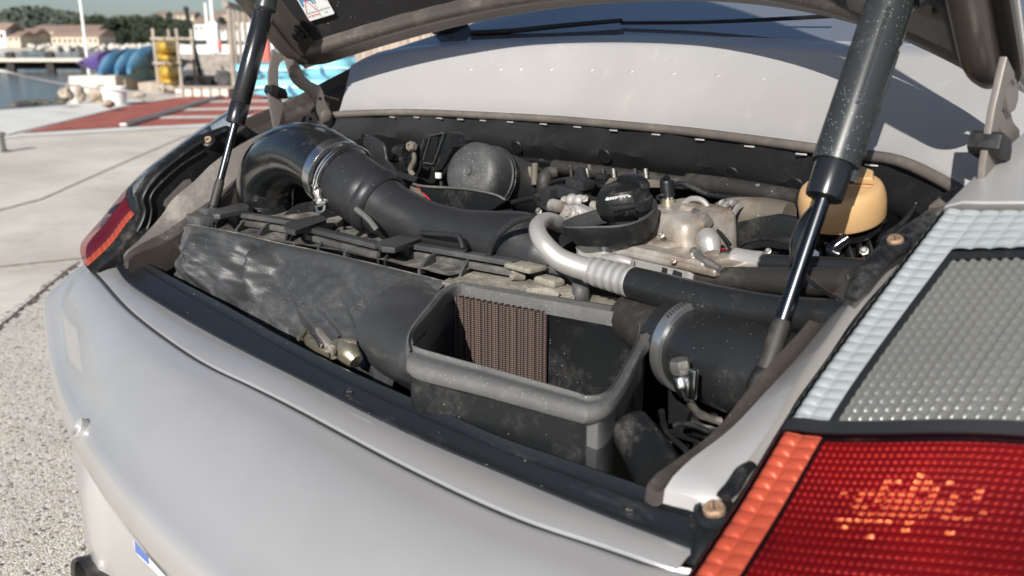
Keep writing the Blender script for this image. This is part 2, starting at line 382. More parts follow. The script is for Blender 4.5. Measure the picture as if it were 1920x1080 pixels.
# rubber seal strip: hollow front tongue, ridge, flat foot
b = MB()
prof = [lift(rs_in, .004, -.03), lift(rs_in, .004, -.006), lift(rs_in, .002, .0), lift(rs_in, -.001, .001)]
for t in (.3, .6, .85): prof.append([a.lerp(c, t) + Vector((0, 0, -.0035 * math.sin(PI * t) + .0)) for a, c in zip(rs_in, rs_mid)])
prof += [lift(rs_mid, 0, .0022), lift(rs_mid, -.0025, .001)]
for t in (.3, .7): prof.append([a.lerp(c, t) + Vector((0, 0, -.0006)) for a, c in zip(lift(rs_mid, -.0025, 0), rs_out)])
prof += [lift(rs_out, 0, .0012), lift(rs_out, -.0012, -.0005), lift(rs_out, -.0012, -.006)]
b.loft(prof, m_rubber, flip=True)
seal = b.obj('seal_strip', car)
def screw(px, py, z, r, parent, name='screw', mat=m_black, zofs=.001):
    c = P(px, py, 'z', z); b = MB(); r = RP(r, c)
    b.lathe(c, (0, -.25, 1), [(r, -.002), (r, .0006), (r * .86, .0012), (r * .8, .0004), (r * .3, .0002), (0.0001, .0002)], m_rubber, seg=24)
    for an in (0.3, 0.3 + PI / 2):
        b.box(c + Vector((0, 0, .0007)), (r * .9, r * .16, .0008), m_steeld, ax=(Vector((math.cos(an), math.sin(an), 0)), Vector((-math.sin(an), math.cos(an), 0)), ZA))
    return b.obj(name, parent)
screw(655, 735, .731, 13, seal); screw(1180, 957, .736, 15, seal)

# ---- rear bumper skin
def bump_y(x): return -0.2167 - .0696 * x + 0.1976 * x * x if abs(x) < .62 else -0.2167 - .0696 * x + .1976 * .3844 + (abs(x) - .62) * .245 + 2.6 * (abs(x) - .62) ** 2
nxb = 97
xb = [-0.905 + 1.81 * i / (nxb - 1) for i in range(nxb)]
shc = curve(shelf_out, 60)
def shelf_ext(x):
    xx = max(-.545, min(.575, x)); q = atx(shc, [xx])[0].copy()
    q.x = x
    if abs(x) > .56: q.y += (abs(x) - .56) * .55; q.z -= (abs(x) - .56) * .05
    return q
rows = []
def outer(x, s):       # s: 0 top near crease -> 1 lower ridge -> beyond
    q = shelf_ext(x)
    if abs(x) <= .55: a = q + Vector((0, -.006, -.0055))
    else: a = q + Vector((0, -.004, -.004))
    yb = bump_y(x); e = Vector((x, yb, .6257 + .0072 * x + .055 * max(0, min(1, (-x - .44) / .2)) ** 1.5))
    return a, e
body_rows = [[] for _ in range(23)]
for x in xb:
    q = shelf_ext(x); a, e = outer(x, 0)
    d = e.y - a.y
    pr = [q + Vector((0, .0, -.0002)), q + Vector((0, -.0012, -.0032)), q + Vector((0, -.0024, -.0046)), q + Vector((0, -.0042, -.0042)), q + Vector((0, -.0085, -.0002)), q + Vector((0, -.0105, .0004)), q + Vector((0, -.0135, -.0006))]
    top = pr[-1]
    for t in (.15, .3, .45, .6, .75, .88, 1.0): pr.append(Vector((x, top.y + (e.y + .012 - top.y) * t, top.z + (e.z + .0205 - top.z) * (t ** 1.8))))
    # rounded shoulder, then a face tucked under
    for an in (32, 48, 66, 85): pr.append(Vector((x, e.y + .016 - .026 * math.sin(math.radians(an)), e.z - .008 + .026 * math.cos(math.radians(an)))))
    pr += [Vector((x, e.y - .008, e.z - .030)), Vector((x, e.y - .002, e.z - .052)), Vector((x, e.y + .010, e.z - .066)), Vector((x, e.y + .030, e.z - .072)), Vector((x, e.y + .055, e.z - .072))]
    for i, p_ in enumerate(pr): body_rows[i].append(p_)
b = MB(); b.loft(body_rows, m_paint, flip=True)
# shelf between seal and crease
xs2 = xs_all
b.loft([lift(rs_out, .002, -.0015), lift(rs_out, -.0012, -.001), [a.lerp(c, .5) + Vector((0, 0, .0006)) for a, c in zip(rs_out, rs_sh)], lift(rs_sh, .0012, .0002), lift(rs_sh, .0, -.0004)], m_paint, flip=True)
bumper = b.obj('rear_bumper', car, sharp=50)
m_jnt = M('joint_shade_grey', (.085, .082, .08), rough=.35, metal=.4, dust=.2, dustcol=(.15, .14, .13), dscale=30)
b = MB(); b.tube([p + Vector((0, -.0062, -.0042)) for p in rs_sh[::3]], .0052, m_jnt, seg=12, flat=.62); b.obj('bumper_groove_shade', car, label='dark grey strip standing in for the dark reflection between the shelf and the bumper skin')  # added strip paints the dark reflection along the bumper groove

# lower bumper: licence recess in the middle, flared sides, valance
b = MB(); rws = []
for k, (dz, dy0) in enumerate([(.0, 0), (-.03, 0), (-.10, 0), (-.17, 0), (-.23, .0), (-.27, .0), (-.32, .01), (-.36, .03)]):
    rw = []
    for x in xb:
        e_y = bump_y(x); rec = 1 / (1 + math.exp((abs(x) - .33) * 90)); inn = .10 * rec
        base = Vector((x, e_y, .555 + dz))
        base.y = e_y + .006 + inn + dy0 + (0.02 if dz < -.26 else 0) + (.05 - .05 * min(1, k / 1.5)) * (1 - rec)
        rw.append(base)
    rws.append(rw)
b.loft(rws, m_paint, flip=True)
b.obj('lower_bumper', car, sharp=60)

# licence plate
pc = Vector((.022, -.140, .474)); plt = MB()
PW, PH = .52, .11
pts = []
for cx, cz, a0 in ((PW / 2 - .01, PH / 2 - .01, 0), (-PW / 2 + .01, PH / 2 - .01, 90), (-PW / 2 + .01, -PH / 2 + .01, 180), (PW / 2 - .01, -PH / 2 + .01, 270)):
    for k in range(4):
        an = math.radians(a0 + 30 * k); pts.append(pc + Vector((cx + .01 * math.cos(an), 0, cz + .01 * math.sin(an))))
plt.plate(pts, (0, .002, 0), m_plate)
plate = plt.obj('licence_plate', car, label='white plate with a blue band at its left end')
bb = MB(); bb.box(pc + Vector((-PW / 2 + .027, -.0008, 0)), (.042, .0012, PH - .008), m_eu); bb.obj('blue_band', plate)
text('CF', .095, pc + Vector((-PW / 2 + .062, -.001, -.004)), (1, 0, 0), (0, 0, 1), m_ink, 'lettering', plate, extrude=.0008, bold=.002, align='LEFT')

# round cap in the bumper corner and the exhaust tips
c0 = P(155, 800, lambda p: p.y - (bump_y(p.x) - .006)); c0 = Vector((-.0005, -.003, .0015)) + min((p_ for r_ in body_rows for p_ in r_), key=lambda p_: (pix(p_)[0] - 156) ** 2 + (pix(p_)[1] - 801) ** 2)
b = MB(); ax_ = (CAM - c0).normalized(); axn = Vector((-.1, -.80, .6)).normalized()
b.lathe(c0, axn, [(.0125, -.006), (.0125, .0015), (.0115, .003), (.0085, .0022), (.0070, -.001), (.0001, -.0016)], m_paint, seg=28)
b.obj('sensor_cap', car)
m_exh = M('burnt_steel', (.13, .125, .12), rough=.35, metal=.9, var=.3, vscale=20)
def exhaust(sx):
    b = MB(); c = Vector((sx * .385, -.155, .30)); 
    b.lathe(c, (0, -1, 0), [(.040, -.12), (.046, -.10), (.050, .00), (.052, .012), (.0505, .016), (.046, .012), (.044, -.06), (.0001, -.07)], m_exh, seg=40)
    return b.obj('exhaust_tip', car)
for q in [(-1), (1)]: exhaust(q)

# ---- opening edge on the right, mirrored for the left
gin = [P(px, py, 'x', x) for px, py, x in [(1216, 902, .5135), (1242, 880, .515), (1336, 811, .520), (1399, 735, .524), (1443, 682, .526), (1491, 631, .528), (1569, 543, .531), (1683, 437, .538), (1763, 377, .545)]]
gmid = [P(px, py, 'x', x) for px, py, x in [(1250, 912, .530), (1290, 868, .532), (1370, 806, .538), (1443, 729, .542), (1506, 660, .545), (1572, 578, .549), (1625, 515, .552), (1700, 450, .556), (1780, 375, .560)]]
gout = [P(px, py, 'x', x) for px, py, x in [(1345, 940, .566), (1390, 880, .568), (1459, 779, .572), (1494, 710, .573), (1554, 628, .575), (1600, 560, .577), (1650, 500, .579), (1715, 435, .582), (1775, 385, .584)]]
NG = 40
gin, gmid, gout = [[g[0] + Vector((-.0005, -.003, -.014))] + g for g in (gin, gmid, gout)]
G_in, G_mid, G_out = curve(gin, NG), curve(gmid, NG), curve(gout, NG)
def gutter(f):
    A, B, Cc = f(G_in), f(G_mid), f(G_out)
    b = MB(); fl = (f is not mir)
    rws = [[p + Vector((0, 0, -.045)) for p in A], [p + Vector((0, 0, -.004)) for p in A], A]
    for t in (.25, .5, .75): rws.append([a.lerp(c, t) + Vector((0, -.001, -.0035 * math.sin(PI * t))) for a, c in zip(A, B)])
    rws += [[p + Vector((0, 0, .001)) for p in B]]
    for t in (.2, .5, .8): rws.append([a.lerp(c, t) + Vector((0, 0, .002 * math.sin(PI * t))) for a, c in zip(B, Cc)])
    rws += [Cc, [p + Vector((0, 0, -.02)) for p in Cc]]
    b.loft(rws[:7], m_inner, flip=not fl); b.loft(rws[6:], m_paint if fl else m_bracket, flip=not fl)  # left outer strip takes a darker brown paint to stand for its shade
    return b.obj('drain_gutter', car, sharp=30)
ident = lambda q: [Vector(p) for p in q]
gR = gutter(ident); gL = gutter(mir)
# inner wall of the bay beneath each gutter
for f in (ident, mir):
    b = MB(); A = f(G_in)
    rws = [[p + Vector((0, 0, -.043)) for p in A]]
    sgn = 1 if f is ident else -1
    rws.append([p + Vector((sgn * .05, 0, -.10)) for p in A]); rws.append([Vector((p.x + sgn * .10, p.y, .35)) for p in A])
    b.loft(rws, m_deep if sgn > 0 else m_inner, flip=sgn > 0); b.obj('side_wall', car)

# ---- front rim of the opening, rear panel, rear window
rimf = yarc(.45, .57)
rim_px = [(616, 214), (650, 212), (700, 207), (780, 206), (860, 209), (1000, 216), (1073, 221), (1287, 240), (1500, 267), (1617, 284), (1663, 290), (1713, 299), (1747, 311), (1778, 331)]
rim = [P(*q, rimf) for q in rim_px]
rimc = sorted(curve(rim, 120), key=lambda p: p.x)
print('RIM', [tuple(round(c, 3) for c in rim[i]) for i in (0, 4, 8, 13)])
XR = [-.585 + 1.135 * i / 60 for i in range(61)]
rimx = atx(rimc, XR)
gls_px = [(673, 116), (695, 103), (733, 92), (823, 80), (960, 72), (1160, 66), (1400, 70), (1600, 78), (1810, 86)]
gls = sorted(curve([P(*q, yarc(.38, .70)) for q in gls_px], 100), key=lambda p: p.x)
XG = [-.66 + 1.32 * i / 60 for i in range(61)]
glx = atx(gls, XG)
print('GLS', glx[0], glx[30], glx[-1])
b = MB()
# full-width panel rows: rim -> crease -> glass edge
def rimext(x):
    q = atx(rimc, [max(-.585, min(.55, x))])[0].copy(); q.x = x; return q
R0 = [rimext(x * .57 / .66 + .004) for x in XG]
# the panel's left and right ends drop as the rim corner curls round
rws = [lift(R0, -.001, -.006), lift(R0, -.001, -.002), lift(R0, 0, .003)]
for t, h in ((.08, .001), (.2, .005), (.35, .011), (.5, .0175), (.62, .0225), (.70, .0255), (.725, .0255), (.80, .0200), (.9, .0105), (.965, .0025)):
    rws.append([a.lerp(c, t) + Vector((0, 0, h - .006 * math.sin(PI * t))) for a, c in zip(R0, glx)])
rws += [glx, lift(glx, .006, -.003)]
b.loft(rws, m_panel)
panel = b.obj('rear_panel', car, sharp=45)
for i, px in enumerate([873, 930, 981, 1041, 1107, 1176, 1257, 1342, 1443]):     # spot-weld dimples
    q_ = min((p for r_ in rws[6:10] for p in r_), key=lambda p: (pix(p)[0] - px) ** 2 + (pix(p)[1] - 142 - i * 1.4) ** 2)
    b = MB(); b.lathe(q_ - Vector((0, -.0006, .0006)), (0, -.62, .78), [(.0060, -.0005), (.0050, .0005), (.003, .0009), (.0016, .0005), (.0001, .0003)], m_panel, seg=20); b.obj('weld_dimple', panel)
# black roll seal along the rim
b = MB(); ctr = [p + Vector((0, -.006, -.004)) for p in rimx]
b.tube([ctr[0] + Vector((-.012, -.05, -.02))] + [ctr[i] for i in range(0, 61, 4)] + [ctr[60] + Vector((.004, -.012, -.003)), Vector((G_in[-1])) + Vector((.003, 0.012, .002)), Vector(G_in[-1]) + Vector((.002, -.015, -.006))], .0065, m_roll, seg=12)
rollseal = b.obj('rim_seal', car)
# bright notches below the roll seal
b = MB()
for i, px in enumerate([745, 790, 832, 872, 915, 966, 1026, 1092, 1161, 1240, 1322, 1417, 1515, 1650]):
    x = P(px, 232, rimf).x; q = atx(rimc, [x])[0]; w = .009
    b.box(q + Vector((0, -.0105, -.0125)), (w * 1.7, .002, .0022), m_panel, bev=.0008)
b.obj('metal_notches', rollseal, label='row of small bright metal tabs under the dusty rim seal', kind='stuff')
# insulation lining that hangs from the rim
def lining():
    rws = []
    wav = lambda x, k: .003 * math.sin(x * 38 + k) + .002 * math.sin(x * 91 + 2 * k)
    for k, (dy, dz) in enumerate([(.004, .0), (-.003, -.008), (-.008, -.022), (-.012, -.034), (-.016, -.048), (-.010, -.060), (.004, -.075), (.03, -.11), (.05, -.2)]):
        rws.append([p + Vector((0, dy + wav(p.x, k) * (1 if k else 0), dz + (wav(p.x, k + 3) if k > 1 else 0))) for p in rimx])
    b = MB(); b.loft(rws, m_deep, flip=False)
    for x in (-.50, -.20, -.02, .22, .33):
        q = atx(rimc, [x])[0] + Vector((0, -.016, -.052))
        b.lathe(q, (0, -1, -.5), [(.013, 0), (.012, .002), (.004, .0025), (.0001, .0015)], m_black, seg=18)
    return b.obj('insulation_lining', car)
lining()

# window glass, cabin, roof and wiper
b = MB(); rws = []
gl0 = [p + Vector((0, .008, -.001)) for p in glx]
for s, dz in ((0, 0), (.05, .019), (.1, .036), (.16, .057), (.25, .085), (.4, .125), (.6, .165)):
    rws.append([Vector((p.x * max(.66, 1 - s * .95), p.y + s, p.z + dz)) for p in gl0])
b.loft(rws, m_winglass)
window = b.obj('rear_window', car)
b = MB()
rr = [[q + Vector((0, 0, -.012)) for q in r_] for r_ in rws]
b.loft(rr, m_cabin); b.obj('cabin_interior', car)
b = MB(); top = rws[-1]
rf = [top] + [[Vector((p.x * (1 - .02 * k), p.y + .35 * k, p.z + .03 * math.sin(k * .8))) for p in top] for k in (1, 2, 3)]
b.loft(rf, m_paint); b.obj('roof', car)
for sgn in (-1, 1):
    b = MB(); e = [r_[0 if sgn < 0 else -1] for r_ in rws]
    b.loft([[p + Vector((sgn * .004, 0, .003)) for p in e], [p + Vector((-sgn * .012, 0, .005)) for p in e], ], m_black, flip=sgn > 0)
    b.loft([[p + Vector((sgn * .004, 0, .003)) for p in e], [Vector((sgn * .80, p.y + .05, min(p.z, .98) - .03)) for p in e]], m_paint, flip=sgn < 0)
    b.obj('window_surround', car)

glf = lambda p: p.z - (1.093 + (p.y - .80 + .4 * p.x * p.x) * .44 - .0)
base = P(846, 52, 'y', .68)
wip = MB()
wip.box(base + Vector((0, 0, .012)), (.055, .05, .042), m_black, bev=.008, seg=3)
wip.tube([base + Vector((-.028, -.02, -.008)), base + Vector((.0, -.025, -.006)), base + Vector((.04, -.028, .004))], .0055, m_black, seg=12)
wo = wip.obj('rear_wiper', car)
g1 = [P(885, 66, 'y', .66), P(960, 62, 'y', .68), P(1060, 52, 'y', .71), P(1165, 43, 'y', .74)]
g1 = [p + Vector((0, 0, .004)) for p in g1]
b = MB(); b.tube(g1, [.009, .008, .0075, .006], m_black, seg=10, flat=.6); b.obj('wiper_arm', wo)
g2 = [P(1165, 43, 'y', .74), P(1300, 42, 'y', .74), P(1430, 37, 'y', .73), P(1560, 30, 'y', .71)]
b = MB(); b.tube(g2, .003, m_black, seg=8); b.obj('wiper_blade', wo)

# ---- flanks: fender walls beside the lid opening, outer fenders
top_l = [P(px, py, 'x', x) for px, py, x in [(440, 232, -.66), (500, 206, -.66), (560, 179, -.66), (620, 148, -.66), (676, 119, -.66)]]
TL = curve(top_l, 24)
def fender(sg):
    T = TL if sg < 0 else mir(TL); b = MB()
    rws = [[Vector((sg * .88, p.y, p.z - .30)) for p in T], [Vector((sg * .84, p.y, p.z - .14)) for p in T], [Vector((sg * .76, p.y, p.z - .055)) for p in T], [Vector((sg * .70, p.y, p.z - .014)) for p in T], [Vector((sg * .664, p.y, p.z)) for p in T]]
    b.loft(rws, m_paint, flip=sg > 0); fo = b.obj('rear_fender', car) if sg < 0 else None
    b = MB()
    rws = [[Vector((sg * .664, p.y, p.z)) for p in T], [Vector((sg * .660, p.y, p.z - .003)) for p in T], [Vector((sg * .656, p.y, p.z - .022)) for p in T], [Vector((sg * .645, p.y, p.z - .026)) for p in T],
           [Vector((sg * .640, p.y, p.z - .030)) for p in T], [Vector((sg * .632, p.y, p.z - .075)) for p in T], [Vector((sg * .612, p.y, p.z - .10)) for p in T], [Vector((sg * .585, p.y, p.z - .11)) for p in T]]
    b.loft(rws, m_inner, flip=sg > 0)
    return b.obj('fender_wall', car)
fender(-1); fender(1)
# body-colour piece above the right lamp
pR = [P(1792, 384, 'x', .60), P(1800, 372, 'x', .60), P(1920, 262, 'x', .63)]
b = MB()
# ================================================================== TAIL LIGHTS
def lens_y(x, z):
    ax = abs(x); k = max(0, ax - .588)
    return -.052 + 1.62 * (z - .74) + 1.1 * k * k + 9 * max(0, ax - .74) ** 2 - (.014 * math.sin(min(1, k / .2) * PI / 2))
EDGE = curve([P(px, py, 'x', x) for px, py, x in [(1292, 1080, .588), (1330, 1022, .588), (1390, 930, .588), (1472, 793, .590), (1530, 705, .592), (1600, 610, .595), (1680, 505, .600), (1768, 392, .606)]], 80)
zE = [p.z for p in EDGE]
print('EDGE', [tuple(round(c, 3) for c in EDGE[i]) for i in (0, 30, 50, 79)])
def edge_at(z):
    if z <= EDGE[0].z: t = z - EDGE[0].z; return Vector((EDGE[0].x, EDGE[0].y + t * 1.1, z))
    for a, c in zip(EDGE, EDGE[1:]):
        if a.z <= z <= c.z: return a.lerp(c, (z - a.z) / max(1e-9, c.z - a.z))
    q = EDGE[-1].copy(); q.z = z; return q
ZB = P(1478, 790, 'x', .590).z; ZT = EDGE[-1].z
def lens_pt(u, z, dep_=0.0):
    """u: 0 inner edge .. 1 outer corner; z height; dep_ depth under the lens surface"""
    e = edge_at(z); w = .27; x = e.x + u * w
    k = u * w
    y = e.y + .42 * k * (1 - .2 * k) + 1.1 * k * k - .012 * math.sin(min(1, k / .12) * PI / 2) * 1.0
    p = Vector((x, y, z)); n = Vector((-.12, -.55, .82)).normalized()
    return p - n * dep_ + n * (.004 * math.sin(min(1, k / .006) * PI / 2) + .010 * math.sin(min(1, max(0, k - .02) / .13) * PI / 2) + .018 * math.sin(PI * max(0, min(1, (z - .70) / .25))) * (.5 - .5 * math.cos(min(1, k / .14) * PI)))
def lamp(sg):
    tl = empty('tail_light', (0, 0, 0), None, None); tl.parent = car
    del_ = None
    S = (lambda p: p) if sg > 0 else (lambda p: Vector((.024 * max(0, min(1, 1 - (p.z - .75) / .05)) - p.x, p.y, p.z)))
    fl = sg > 0; ZL = .712 if sg > 0 else .742
    def grid(z0, z1, nu, nz, u0=0, u1=1, d=0.0, mat=None, b=None, h=None):
        b = b or MB(); rws = []
        if sg < 0: nu = max(2, nu // 2); nz = max(2, nz // 2)
        for i in range(nz + 1):
            z = z0 + (z1 - z0) * i / nz
            rws.append([S(lens_pt(u0 + (u1 - u0) * j / nu, z, d - (h(u0 + (u1 - u0) * j / nu, z, j, i) if h else 0))) for j in range(nu + 1)])
        b.loft(rws, mat, flip=not fl); return b
    # housings
    b = grid(ZL, ZT, 20, 30, d=.020, mat=m_black); b.obj('lamp_housing', tl)
    # outer clear skins
    def skin(z0, z1, mat, name, lab):
        b = MB(); rws = []
        n = 24
        for i in range(n + 1):
            z = z0 + (z1 - z0) * i / n; r_ = []
            r_.append(S(lens_pt(0, z, .016))); r_.append(S(lens_pt(0, z, .004)))
            for j in range(25): r_.append(S(lens_pt(.003 + .997 * j / 24, z, 0)))
            rws.append(r_)
        b.loft(rws, mat, flip=not fl); return b.obj(name, tl, label=lab, sharp=60)
    skin(ZL, ZB - .004, m_lens_r, 'red_lens', 'red lower lens of the lamp'); skin(ZB + .003, ZT, m_lens_c, 'clear_lens', 'clear ribbed upper lens of the lamp')
    # divider strip
    b = MB(); b = grid(ZB - .0045, ZB + .0035, 24, 2, d=.0012, mat=m_refl_k, b=b); b.obj('divider_strip', tl)
    # pillows: border band and inner field
    def pillow(pu, pz, amp, u_off=0.0, stag=0.0):
        def h(u, z, j, i):
            rowi = math.floor(z / pz); a = ((u - u_off) / pu + (stag * (rowi % 2))) % 1; c = (z / pz) % 1
            return amp * (math.sin(PI * a) * math.sin(PI * c)) ** 0.6
        return h
    BW = .098
    # clear: band
    b = grid(ZB + .0035, ZT, 24, 300, u0=.006, u1=BW, d=.0045, mat=m_refl_w, h=pillow(BW / 2, .0052, .0022, .006 * 0))
    ztb = ZT - .026
    grid(ztb, ZT, 220, 40, u0=BW, u1=1, d=.0045, mat=m_refl_w, b=b, h=pillow(BW / 2, .0052, .0018))
    b.obj('frosted_border', tl, sharp=80)
    b = grid(ZB + .0035, ztb - .006, 8, 30, u0=BW + .001, u1=BW + .022, d=.0055, mat=m_refl_k); grid(ztb - .0058, ztb - .0002, 30, 2, u0=BW, u1=1, d=.0055, mat=m_refl_k, b=b); b.obj('dark_border', tl)
    b = grid(ZB + .0035, ztb - .006, 380, 280, u0=BW + .023, u1=1, d=.0085, mat=m_refl_c, h=lambda u, z, j, i: .0042 * abs(math.sin(PI * u / .026)) ** .8 * (.72 + .28 * math.sin(PI * ((z / .0048) % 1)))); b.obj('clear_reflector', tl, sharp=80)
    # red: band and field
    b = grid(ZL + .002, ZB - .0045, 24, 170, u0=.006, u1=BW + .008, d=.0045, mat=m_refl_rb, h=pillow((BW + .002) / 2, .0060, .0026, .006)); b.obj('red_border', tl, sharp=80)
    b = grid(ZL + .002, ZB - .0045, 340, 200, u0=BW + .010, u1=1, d=.010, mat=m_refl_r, h=pillow(.017, .0036, .0014, stag=.0)); b.obj('red_reflector', tl, sharp=80)
    if sg > 0:
        best = []
        for (tx_, ty_) in ((1585, 905), (1790, 1000)):
            m_ = min(((pix(lens_pt(u / 80, ZL + (ZB - ZL) * z / 60, .01))[0] - tx_) ** 2 + (pix(lens_pt(u / 80, ZL + (ZB - ZL) * z / 60, .01))[1] - ty_) ** 2, u / 80, ZL + (ZB - ZL) * z / 60) for u in range(81) for z in range(61)); best.append(m_)
        (_, ua, za), (_, ub, zb_) = best; zm = (za + zb_) / 2
        bA = grid(zm - .016, zm + .016, 180, 90, u0=min(ua, ub) - .04, u1=max(ua, ub) + .06, d=.0085, mat=m_refl_a, h=pillow(.017, .0036, .0014))
        keep = []
        for i in range(len(bA.f)):
            cu, cz = (i % 180) // 10, (i // 180) // 9; fu, fz = (i % 180) % 10, (i // 180) % 9; r2_ = ((cu + .5) / 9 - 1) ** 2 + ((cz + .5) / 5 - 1) ** 2
            if 1 < fu < 9 and 2 < fz < 7 and random.Random(cu * 31 + cz).random() > r2_ * 1.1: keep.append(i)
        bA.f = [bA.f[i] for i in keep]; bA.m = [bA.m[i] for i in keep]; bA.obj('bulb_reflector', tl, label='bulb reflector behind the red lens, its bright hot spots painted amber', sharp=80)  # amber pads paint the hot spots of light on the bulb reflector
    # inner side wall of the lamp body with its gasket
    b = MB(); zs = [ZL + (ZT - ZL) * i / 50 for i in range(51)]
    rws = [[S(lens_pt(0, z, .001)) + Vector((-sg * .001, 0, 0)) for z in zs], [S(lens_pt(0, z, .010)) + Vector((-sg * .004, 0, 0)) for z in zs], [S(lens_pt(0, z, .014)) + Vector((-sg * .011, 0, 0)) for z in zs], [S(lens_pt(0, z, .030)) + Vector((-sg * .013, 0, 0)) for z in zs]]
    b.loft(rws, m_black, flip=not fl); b.obj('lamp_gasket', tl)
    return tl
def fin(sg):
    b = MB(); S = (lambda p: p) if sg > 0 else (lambda p: Vector((.024 - p.x, p.y, p.z)))
    A_ = curve([P(1788, 386, 'x', .603), P(1850, 325, 'x', .607), P(1925, 258, 'x', .615), P(2010, 180, 'x', .63)], 16)
    cols = []
    for j in range(21):
        u = j / 20; st = lens_pt(u, ZT) + Vector((0, .004, .0045)); cols.append([st + (q - A_[0]) * (1 - .15 * u) + Vector((0, 0, -.10 * (u ** 2.2) * (k / 15))) for k, q in enumerate(A_)])
    for k in range(16): cols[0][k] = cols[0][k] + Vector((0, 0, -.002))
    rws = [[S(p + Vector((-.001, 0, -.03))) for p in cols[0]]] + [[S(p) for p in c] for c in cols]
    b.loft(rws, m_paint, flip=sg > 0)
    e = [c[0] for c in cols]
    b.loft([[S(p) for p in e], [S(p + Vector((0, -.0015, -.002))) for p in e], [S(p + Vector((0, .001, -.0045))) for p in e], [S(p + Vector((0, .006, -.012))) for p in e]], m_paint, flip=sg > 0)
    b.obj('upper_fender', car)
fin(1)
tlR = lamp(1); tag(tlR, 'near tail light filling the lower right corner, ribbed clear lens above a red one')
tlL = lamp(-1); tag(tlL, 'far tail light seen edge-on at the left of the bay')

def bolt(c, ax, r, mat=m_rust, parent=None, name='bolt', washer=True):
    b = MB(); c = Vector(c)
    if washer: b.lathe(c, ax, [(r * 2.1, 0), (r * 2.0, r * .5), (r * 1.5, r * .75), (r * 1.25, r * .3), (.0001, r * .25)], m_rubber, seg=28)
    b.lathe(c + Vector(ax).normalized() * r * .25, ax, [(r * 1.1, 0), (r * 1.1, r * .5), (r * .9, r * .75), (r * .5, r * .72), (r * .4, r * .35), (.0001, r * .35)], mat, seg=20)
    X, Y, Z = frame(ax)
    b.box(c + Z * r * .95, (r * 1.3, r * .22, r * .15), m_steeld, ax=(X * .8 + Y * .6, Y * .8 - X * .6, Z))
    return b.obj(name, parent or car)
# right lamp brackets and screws
bkt = MB()
c1 = P(1340, 965, 'x', .567)
bkt.lathe(c1 + Vector((0, 0, -.010)), (0, -.3, 1), [(.019, 0), (.0185, .006), (.014, .0075)], m_black, seg=28)
arm = [P(px, py, 'x', .574) for px, py in [(1356, 934), (1362, 925), (1375, 912), (1392, 885), (1410, 870)]]
bkt.tube(arm, [.006, .006, .0065, .006, .004], m_black, seg=12, flat=.6)
bkt.tube([P(1330, 990, 'x', .568), P(1318, 1020, 'x', .572), P(1300, 1060, 'x', .574)], [.006, .007, .006], m_black, seg=12, flat=.6)
bk = bkt.obj('lamp_bracket', car); bolt(c1 + Vector((0, 0, .001)), (0, -.3, 1), .0075, parent=bk)
bkt = MB(); c2 = P(1678, 466, 'x', .585)
arm = [P(px, py, 'x', .584) for px, py in [(1595, 560), (1620, 520), (1650, 485), (1690, 455), (1722, 425), (1745, 405)]]
bkt.tube(arm, [.006, .010, .010, .012, .010, .006], m_black, seg=12, flat=.5)
bk = bkt.obj('lamp_bracket', car); bolt(c2 + Vector((0, 0, .004)), (0, -.4, 1), .006, parent=bk)
b = MB(); cc = P(1345, 891, 'z', G_out[5].z - .012); b.lathe(cc, (0, -.3, 1), [(.007, -.002), (.0075, .0), (.006, .0012), (.0001, .0014)], m_gutter, seg=24); b.obj('rubber_plug', gR)

# left lamp carrier plate
pl = [(203, 517), (222, 478), (250, 432), (262, 398), (256, 366), (278, 330), (320, 290), (372, 255), (428, 236), (442, 243), (428, 282), (405, 325), (372, 362), (345, 396), (318, 432), (292, 462), (262, 486), (240, 500)]
b = MB(); XL = -.578
b.plate([P(px, py, 'x', XL) for px, py in pl], (-.012, 0, 0), m_black, bev=.0015)
cp = b.obj('lamp_carrier', car, label='black pressed carrier of the far lamp')
def ribtube(ps, r, name, x=XL + .002, mat=m_black):
    b = MB(); b.tube([P(px, py, 'x', x) for px, py in ps], r, mat, seg=10, flat=.8); return b.obj(name, cp)
ribtube([(208, 510), (232, 470), (262, 425), (272, 395), (268, 370), (290, 335), (330, 300), (375, 268), (425, 244)], .0045, 'raised_rib')
ribtube([(222, 500), (250, 462), (276, 428), (284, 395), (282, 370), (300, 345), (340, 310), (382, 284)], .0035, 'raised_rib')
b = MB(); b.plate([P(px, py, 'x', XL + .0012) for px, py in [(306, 385), (308, 376), (345, 338), (356, 335), (360, 342), (356, 352), (322, 386), (312, 390)]], (.0006, 0, 0), m_bracket); b.obj('slot', cp, label='long slot showing brown metal')
for px, py, r in ((397, 325, .0085), (278, 462, .0085)):
    b = MB(); c = P(px, py, 'x', XL + .002); b.lathe(c, (1, -.25, .1), [(r, 0), (r * .95, .010), (r * .75, .013), (r * .45, .013), (r * .4, .010), (.0001, .010)], m_rubber, seg=20); b.obj('rubber_peg', cp)
for px, py in ((280, 440), (373, 337)):
    b = MB(); c = P(px, py, 'x', XL + .0015); b.lathe(c, (1, 0, 0), [(.0042, 0), (.004, .0006), (.0001, .0006)], m_deep, seg=16); b.obj('hole', cp)
bolt(P(391, 264, 'x', XL + .004), (.6, -.5, .6), .006, parent=cp); bolt(P(228, 474, 'x', XL + .006), (.6, -.5, .6), .0075, parent=cp)

# ================================================================== ENGINE LID
LD = Vector((0, -.669, .743)); LN = Vector((0, -.743, -.669))
def larc(x): f = 1 - abs(x / .615) ** 2.2; return Vector((x, .385 + .215 * f, 1.030 + .112 * f))
def lidp(x, s, n=0.0):
    return larc(x) + LD * s + LN * n
b = MB(); HW, SL = .615, .66
